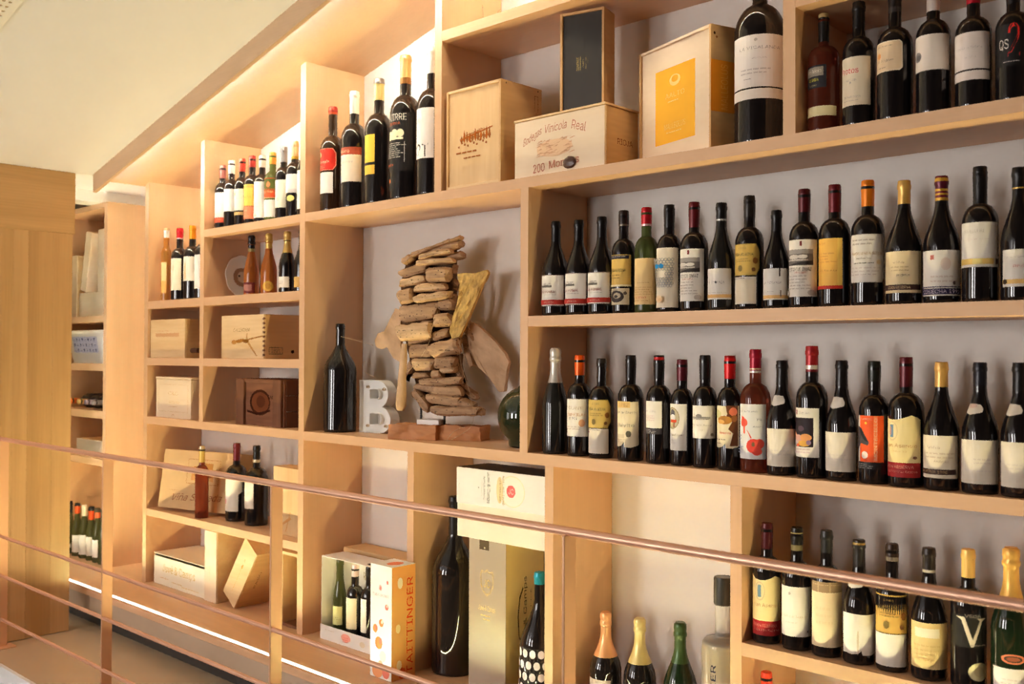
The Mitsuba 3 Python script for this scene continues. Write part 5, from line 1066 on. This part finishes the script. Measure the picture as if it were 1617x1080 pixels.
part(k, 'body', tub(v0, v1, z0, z1), 'porcelain')
part(k, 'rim', bx(-5.666, -5.174, 2.329, 2.536, z1 - .010, z1 + .002, .002), 'porcelain')
n_ = np.array([0, -(z1 - z0), -.015])
items = [('r', -.78, .9, .30, .88, (196, 200, 222))]
rnd = random.Random(11)
for r in range(3):
    for c in range(8):
        x, y = -.66 + c * .2, .39 + r * .19
        items += [('r', x - .055, x + .055, y - .055, y + .055, (150, 156, 190)), ('p', [(x - .05, y + .05), (x + .05, y + .05), (x + .01 * (c % 3), y - .05)], (78, 84, 128) if (r + c) % 2 else (226, 226, 238)), ('e', x, y + .01, .02, .03, (60, 66, 110))]
decal(k, np.eye(4), (-5.600 - .006, 2.3475, z0 + .012), (.365, 0, 0), (-.03, -.0135, .15), (0, -.996, -.085), items)
for x, cl, lb in ((-5.580, (232, 120, 50), 'orange'), (-5.472, (240, 205, 130), 'cream'), (-5.378, (190, 180, 205), 'lilac'), (-5.286, (165, 165, 168), 'grey')):
    make_bottle(0, 0, 0, .270, .0385, 'bord', 'black', [(0, 1, cl)], .215, f'dark bottle lying with its {lb} capsule forward in the leftmost column', [], 'lying bottles in the leftmost column', tilt=TM.translation_matrix([x, 2.588, .9885 + .0388]) @ TM.rotation_matrix(math.pi / 2, [1, 0, 0]))
M = frame(-5.532, 2.340, .7385)
crate('wine_crate', 'low pale box on the shelf just above the standing bottles in the leftmost column', 'crate', .395, .19, .086, M, 'pine_pale', 'pine_pale', 'pine')

# ------------------------------------------------------------------ white plate behind the amber bottles
k = thing('plate', 'white oval plate with brown centre leaning against the upright behind amber bottles', 'plate')
a = np.arange(40) * 2 * math.pi / 40
prof = [(0, 0), (.5, 0), (.66, .006), (.98, .012), (1.0, .014), (.98, .016), (.70, .012), (.58, .006), (.45, .004), (0, .004)]
m = lathe(prof, 48)
q = m.vertices.copy()
wob = 1 + .02 * np.sin(9 * np.arctan2(q[:, 1], q[:, 0]))
M = np.array([[0, 0, 1, -4.0985], [1, 0, 0, 2.487], [0, 1, 0, 1.6445], [0, 0, 0, 1.0]]) @ TM.rotation_matrix(math.radians(-6), [1, 0, 0])
part(k, 'dish', trimesh.Trimesh(trimesh.transform_points(np.stack([q[:, 0] * .092 * wob, q[:, 1] * .100 * wob, q[:, 2]], 1), M), m.faces, process=False), 'porcelain', smooth=50)
decal(k, M, (-.046, -.05, .0042), (.092, 0, 0), (0, .10, 0), (0, 0, 1), [('e', 0, .5, 1.0, .44, (150, 118, 96)), ('e', .05, .5, .55, .26, (206, 190, 172)), ('e', -.3, .55, .13, .06, (60, 40, 36))])

# ------------------------------------------------------------------ the tall middle bay: letter, demijohn
k = thing('marquee_letter', 'white metal letter B with small bulb sockets standing left of the driftwood fish', 'letter')
bowl = lambda cx, cz, rx, rz: affinity.scale(Point(0, 0).buffer(1, 24), rx, rz, origin=(0, 0)) and affinity.translate(affinity.scale(Point(0, 0).buffer(1, 24), rx, rz, origin=(0, 0)), cx, cz)
body = unary_union([sbox(0, 0, .085, .204), sbox(.05, .098, .105, .204), sbox(.05, 0, .115, .104), bowl(.105, .151, .058, .053), bowl(.115, .052, .062, .052)])
hole1 = unary_union([sbox(.055, .130, .095, .172), bowl(.095, .151, .022, .021)])
hole2 = unary_union([sbox(.055, .030, .100, .078), bowl(.100, .054, .024, .024)])
LM = frame(-3.150, 2.442, .9855, rz=4)
plate_ = body.difference(hole1).difference(hole2)
part(k, 'face', put(prism_xz(plate_, .014, .018), LM), 'white_metal')
part(k, 'rim', put(prism_xz(body.difference(body.buffer(-.003)), -.002, .046), LM), 'white_metal')
for hh in (hole1, hole2):
    part(k, 'inner_rim', put(prism_xz(hh.difference(hh.buffer(-.0025)), .0, .046), LM), 'white_metal')
part(k, 'back', put(prism_xz(body, .044, .046), LM), 'white_metal')
for x, z in ((.036, .178), (.128, .170), (.036, .026), (.138, .028)):
    part(k, 'socket', put(moved(lathe([(0, 0), (.0058, 0), (.0058, .009), (.004, .0092), (.004, .003), (0, .003)], 14), 0, 0, 0), LM @ TM.translation_matrix([x, .0142, z]) @ TM.rotation_matrix(math.pi / 2, [1, 0, 0])), 'wire_metal')
k = thing('demijohn', 'round dark green glass demijohn with short neck at the right of the tall bay', 'bottle')
prof = [(0, .006), (.045, .004), (.052, 0), (.062, .004)] + [(.100 * math.sin(t_), .102 - .100 * math.cos(t_)) for t_ in np.linspace(.70, 2.76, 24)] + [(.026, .204), (.019, .222), (.0175, .262), (.022, .264), (.022, .274), (.017, .276), (0, .276)]
part(k, 'glass', moved(lathe(prof, 56), -2.258, 2.450, .9855), 'glass_dark_green', smooth=60)

# ------------------------------------------------------------------ the driftwood fish
TH = math.radians(24)
SM = np.array([[math.cos(TH), -math.sin(TH), 0, -2.70], [math.sin(TH), math.cos(TH), 0, 2.425], [0, 0, 1, 0], [0, 0, 0, 1]])
fish = thing('driftwood_fish', 'sculpture of a fish built from stacked driftwood pieces on a wooden foot', 'sculpture')
STICKS = [
    (-0.106, 1.635, 0.117, 1.708, 0.014, 0.02),
    (-0.076, 1.651, 0.109, 1.686, 0.027, 0.01),
    (-0.035, 1.64, 0.083, 1.661, 0.021, 0.03),
    (-0.048, 1.62, 0.091, 1.628, 0.021, 0.03),
    (-0.102, 1.622, -0.069, 1.645, 0.025, 0.03),
    (-0.12, 1.582, -0.013, 1.608, 0.035, 0.02),
    (-0.008, 1.575, 0.079, 1.579, 0.048, 0.03),
    (-0.116, 1.547, -0.017, 1.563, 0.03, 0.03),
    (-0.054, 1.527, 0.064, 1.535, 0.027, 0.035),
    (-0.116, 1.496, -0.063, 1.503, 0.053, 0.035),
    (-0.054, 1.489, 0.081, 1.505, 0.028, 0.035),
    (-0.114, 1.436, 0.032, 1.45, 0.058, 0.03),
    (0.032, 1.467, 0.088, 1.47, 0.037, 0.02),
    (0.021, 1.41, 0.088, 1.414, 0.042, 0.03),
    (-0.11, 1.366, 0.013, 1.378, 0.058, 0.055),
    (-0.029, 1.399, 0.006, 1.403, 0.024, 0.02),
    (0.017, 1.354, 0.075, 1.37, 0.032, 0.03),
    (-0.084, 1.333, 0.006, 1.351, 0.021, 0.02),
    (-0.076, 1.298, 0.011, 1.31, 0.045, 0.03),
    (0.013, 1.298, 0.119, 1.326, 0.057, 0.04),
    (-0.059, 1.254, 0.02, 1.256, 0.04, 0.03),
    (0.027, 1.263, 0.102, 1.263, 0.041, 0.03),
    (-0.062, 1.216, -0.002, 1.217, 0.021, 0.02),
    (0.013, 1.222, 0.05, 1.221, 0.029, 0.03),
    (0.048, 1.233, 0.102, 1.238, 0.021, 0.03),
    (-0.033, 1.19, 0.124, 1.198, 0.027, 0.03),
    (-0.059, 1.175, 0.077, 1.161, 0.027, 0.02),
    (0.016, 1.163, 0.124, 1.16, 0.039, 0.03),
    (-0.059, 1.161, 0.001, 1.096, 0.033, 0.025),
    (-0.004, 1.134, 0.12, 1.125, 0.035, 0.03),
    (0.014, 1.091, 0.192, 1.091, 0.032, 0.03),
    (0.116, 1.124, 0.171, 1.106, 0.028, 0.02),
    (0.171, 1.099, 0.199, 1.084, 0.022, 0.01),
    (0.057, 1.645, 0.115, 1.649, 0.029, -0.01),
    (0.053, 1.602, 0.079, 1.601, 0.033, -0.02),
    (0.044, 1.554, 0.081, 1.529, 0.049, -0.03),
    (0.049, 1.489, 0.082, 1.495, 0.035, -0.02),
    (0.094, 1.182, 0.165, 1.139, 0.024, -0.02),
    (0.048, 1.699, 0.105, 1.689, 0.024, -0.02),
    (-0.101, 1.237, -0.09, 1.229, 0.098, -0.02),
    (0.081, 1.23, 0.103, 1.239, 0.121, -0.02),
]
FIN_LEFT = [(-0.134, 1.454), (-0.156, 1.46), (-0.179, 1.418), (-0.202, 1.376), (-0.227, 1.368), (-0.238, 1.343), (-0.233, 1.317), (-0.215, 1.31), (-0.192, 1.319), (-0.164, 1.278), (-0.132, 1.261)]
FIN_UPPER = [(0.117, 1.575), (0.134, 1.577), (0.181, 1.577), (0.227, 1.588), (0.233, 1.577), (0.206, 1.522), (0.181, 1.467), (0.148, 1.397), (0.127, 1.354), (0.097, 1.346), (0.09, 1.374), (0.105, 1.437), (0.122, 1.5), (0.126, 1.539)]
FIN_LOWER = [(0.153, 1.406), (0.179, 1.393), (0.238, 1.343), (0.281, 1.295), (0.295, 1.264), (0.289, 1.24), (0.279, 1.162), (0.26, 1.16), (0.214, 1.22), (0.18, 1.247), (0.154, 1.295), (0.141, 1.335)]
CORE = [(-0.107, 1.625), (-0.049, 1.668), (0.074, 1.68), (0.075, 1.551), (0.075, 1.455), (0.067, 1.343), (0.089, 1.231), (0.103, 1.159), (0.146, 1.104), (-0.002, 1.093), (-0.055, 1.148), (-0.08, 1.229), (-0.101, 1.31), (-0.124, 1.392), (-0.129, 1.556)]
ARM = [(-0.09, 1.33), (-0.093, 1.278), (-0.098, 1.206), (-0.101, 1.149), (-0.102, 1.109), (-0.104, 1.089)]
RODS = [(-0.052, 1.157), (-0.052, 1.039), (0.04, 1.102), (0.041, 1.034)]
MARBLE = [(-0.049, 1.057), (0.034, 1.039)]
BASE1 = [(-0.15, 1.036), (0.033, 0.994)] 
BASE2 = [(0.034, 1.037), (0.2, 0.995)]
WIRES = [[(0.141, 1.342), (0.14, 1.295), (0.15, 1.24), (0.172, 1.178), (0.189, 1.116), (0.193, 1.07), (0.172, 1.03), (0.118, 0.998), (0.092, 0.985), (0.109, 1.013), (0.16, 1.038)], [(0.133, 1.345), (0.146, 1.31), (0.159, 1.271), (0.155, 1.232), (0.152, 1.217)], [(0.026, 1.342), (-0.012, 1.278), (-0.06, 1.23)], [(0.056, 1.444), (0.03, 1.373), (0.013, 1.342)]]

rnd = np.random.RandomState(4)


def stick(a0, z0, a1, z1, th, off, depth, seed):
    """An irregular piece of driftwood between two points of the figure's plane."""
    n, k_ = 9, 12
    L = math.hypot(a1 - a0, z1 - z0)
    t_ = np.linspace(0, 1, n)
    ax, ux = np.array([a1 - a0, z1 - z0]) / max(L, 1e-6), np.array([-(z1 - z0), a1 - a0]) / max(L, 1e-6)
    if ux[1] < 0:
        ux = -ux
    V = []
    for i, s in enumerate(t_):
        e = min(1, .80 + 2.4 * min(s, 1 - s) / max(.25, th / L * 1.2))
        for j in range(k_):
            an = j * 2 * math.pi / k_
            c_, s_ = math.cos(an), math.sin(an)
            sq = (abs(c_) ** 6 + abs(s_) ** 6) ** (-1 / 6)
            wob = .74 + .46 * float(meshkit.noise(np.array([s * L * 30, c_ * 1.3 + seed * 3.7, s_ * 1.3 + seed])))
            h_, d_ = sq * s_ * th / 2 * e * wob, sq * c_ * depth / 2 * e * wob
            p2 = np.array([a0, z0]) + ax * (s * L + (.13 * th * (1.6 * s_ * math.sin(seed * 5.0 + 2 * i) + .5 * math.sin(seed * 5 + j)) if i in (0, n - 1) else 0)) + ux * h_
            V.append([p2[0], -off + d_, p2[1]])
    F = []
    for i in range(n - 1):
        for j in range(k_):
            j2 = (j + 1) % k_
            F += [[i * k_ + j, i * k_ + j2, (i + 1) * k_ + j2], [i * k_ + j, (i + 1) * k_ + j2, (i + 1) * k_ + j]]
    V += [np.mean(V[:k_], 0), np.mean(V[-k_:], 0)]
    for j in range(k_):
        j2 = (j + 1) % k_
        F += [[len(V) - 2, j2, j], [len(V) - 1, (n - 1) * k_ + j, (n - 1) * k_ + j2]]
    m = trimesh.Trimesh(np.array(V), np.array(F), process=False)
    if m.volume < 0:
        m.invert()
    return m


def slab(poly, y0, y1, seed, rough=.004):
    """A flat weathered board with an irregular outline."""
    p = Polygon(poly).buffer(.004).buffer(-.004)
    m = prism_xz(p, y0, y1)
    m = m.subdivide_to_size(.016)
    v = m.vertices
    v = v + (np.stack([meshkit.fbm(v * 45 + seed + 7 * i, 3) for i in range(3)], 1) - .5) * [rough, rough * 2.2, rough]
    m = trimesh.Trimesh(v, m.faces, process=True)
    return m


part(fish, 'core', put(slab(CORE, -.005, .040, 3.0), SM), 'drift_gap_shade')
STICKS += [(.118, 1.418, .160, 1.340, .030, -.005), (.135, 1.405, .150, 1.30, .026, -.015), (.120, 1.36, .150, 1.25, .030, -.012)]
tones = [0, 0, 1, 1, 2, 0, 0, 1, 1, 0, 1, 0, 2, 0, 1, 2, 0, 2, 2, 0, 1, 0, 2, 0, 1, 0, 2, 0, 2, 0, 2, 2, 0, 2, 2, 2, 2, 2, 2, 2, 2, 2, 2, 2]
for i, (a0, z0, a1, z1, th, off) in enumerate(STICKS):
    part(fish, 'driftwood_piece', put(stick(a0, z0, a1, z1, th * 1.06, off, .045 + .02 * rnd.rand(), i + 1), SM), f'drift_{tones[i]}', smooth=28)
part(fish, 'side_fin', put(slab(FIN_LEFT, .004, .020, 11.0), SM), 'drift_fin', smooth=40, label='pale flat side fin')
part(fish, 'upper_fin', put(slab(FIN_UPPER, -.060, -.036, 17.0, .008), SM), 'drift_bark', smooth=40, label='golden rough bark fin')
part(fish, 'lower_fin', put(slab(FIN_LOWER, -.016, .012, 23.0), SM), 'drift_fin', smooth=40, label='broad reddish lower fin')
rad = [.010, .0125, .0155, .0185, .0195, .013]
arm = tube([(a, -.052, z) for a, z in ARM], rad, 14)
v = arm.vertices
arm = trimesh.Trimesh(v + (np.stack([meshkit.fbm(v * 40 + 5 * i, 3) for i in range(3)], 1) - .5) * .010, arm.faces, process=False)
part(fish, 'long_piece', put(arm, SM), 'drift_fin', smooth=45, label='long rounded piece hanging at the left')
for (a, z), (a2, z2) in (RODS[:2], RODS[2:]):
    part(fish, 'rod', put(tube([(a, .01, z), (a2, .01, z2 - .002)], .0038, 10), SM), 'black_metal', smooth=50)
part(fish, 'marble_block', put(bx(-.052, .036, -.028, .035, 1.036, 1.057, .002), SM), 'marble')
for nm, (x0, x1), sd, b in (('foot', (-.150, .036), 31.0, 'base_wood'), ('foot', (.034, .200), 37.0, 'base_wood')):
    m = bx(x0, x1, -.060 if sd < 33 else -.040, .070 if sd < 33 else .055, .9858, 1.037)
    m = m.subdivide_to_size(.018)
    v = m.vertices
    dv = (np.stack([meshkit.fbm(v * 30 + sd + 7 * i, 3) for i in range(3)], 1) - .5) * .014
    dv[v[:, 2] < .99] *= [1, 1, 0]
    m = trimesh.Trimesh(v + dv, m.faces, process=True)
    part(fish, nm, put(m, SM), b, smooth=40)
k = thing('wire', 'thin trailing copper wire hanging over the driftwood fish', 'wire')
for wpts in WIRES:
    c_ = np.array(wpts)
    s_ = np.linspace(0, 1, len(c_))
    ss = np.linspace(0, 1, 8 * len(c_))
    from scipy.interpolate import CubicSpline
    cs = CubicSpline(s_, c_)(ss)
    part(k, 'strand', put(tube([(a, -.088, max(z, .989)) for a, z in cs], .0007, 5), SM), 'wire_metal')
for pts_ in ([(-3.165, 2.36, 1.36), (-3.12, 2.40, 1.345), (-3.05, 2.43, 1.325)], [(-3.09, 2.42, 1.27), (-3.115, 2.43, 1.235), (-3.10, 2.43, 1.22), (-3.02, 2.44, 1.19)]):
    part(k, 'strand', tube(pts_, .0007, 5), 'wire_metal')

# ------------------------------------------------------------------ spirit bottle behind the railing post
k = thing('spirit_bottle', 'yellow spirit bottle with clear neck and black stopper at the right upright', 'bottle')
cx, cy, zb = -1.472, 2.390, .1815
Rb = .058
prof = [(0, .006), (Rb * .8, .004), (Rb * .92, 0), (Rb, .010), (Rb, .312), (Rb * .97, .326), (Rb * .86, .334), (.029, .340), (.0225, .346), (.0215, .420), (.0225, .444), (0, .444)]
part(k, 'glass', moved(lathe(prof, 44), cx, cy, zb), 'glass_clear', smooth=50)
part(k, 'spirit', moved(lathe([(0, .012), (Rb * .93, .012), (Rb * .945, .312), (Rb * .90, .324), (.024, .334), (0, .3345)], 44), cx, cy, zb), 'glass_gold', smooth=50)
part(k, 'stopper', moved(lathe([(0, .428), (.0232, .428), (.0252, .431), (.0252, .500), (.0235, .504), (0, .504)], 32), cx, cy, zb), 'black_metal', smooth=40)


def sp(u, v, lift):
    a_ = .20 + .95 * u
    return np.stack([cx + (Rb + lift) * np.sin(a_), cy - (Rb + lift) * np.cos(a_), zb + .06 + .235 * v], 1)


m, c = flat('rect', None, [('v', -.12, .62, .26, .60, 'BEKKER', (30, 34, 60)), ('p', [(.2, .5), (.9, .22), (1, .34), (.3, .62)], (240, 130, 30))], sp, cut_x=.12)
part(k, 'print', m, 'ink', smooth=False, color=c)

# ------------------------------------------------------------------ perforated plate in the ceiling
k = thing('ceiling_vent', 'small white perforated plate in the sloping ceiling at the top left corner', 'vent')
x0, x1, y0, y1 = -3.66, -3.18, .96, 1.262
al = math.atan(SL)
GM = TM.translation_matrix([x0, y0, ceil_z(x0) - .003]) @ TM.rotation_matrix(-al, [0, 1, 0])
W_, D_ = (x1 - x0) / math.cos(al), y1 - y0
pl = sbox(0, 0, W_, D_)
holes = unary_union([Point(.022 + i * .031, .018 + j * .0195).buffer(.0062, 3) for i in range(15) for j in range(14)])
m = trimesh.creation.extrude_polygon(pl.difference(holes), .0016, engine='earcut')
part(k, 'grille', put(m, GM), 'white_metal')
part(k, 'backing', put(moved(trimesh.creation.extrude_polygon(pl.buffer(-.002), .0008, engine='earcut'), 0, 0, .0017), GM), 'grey_metallic')
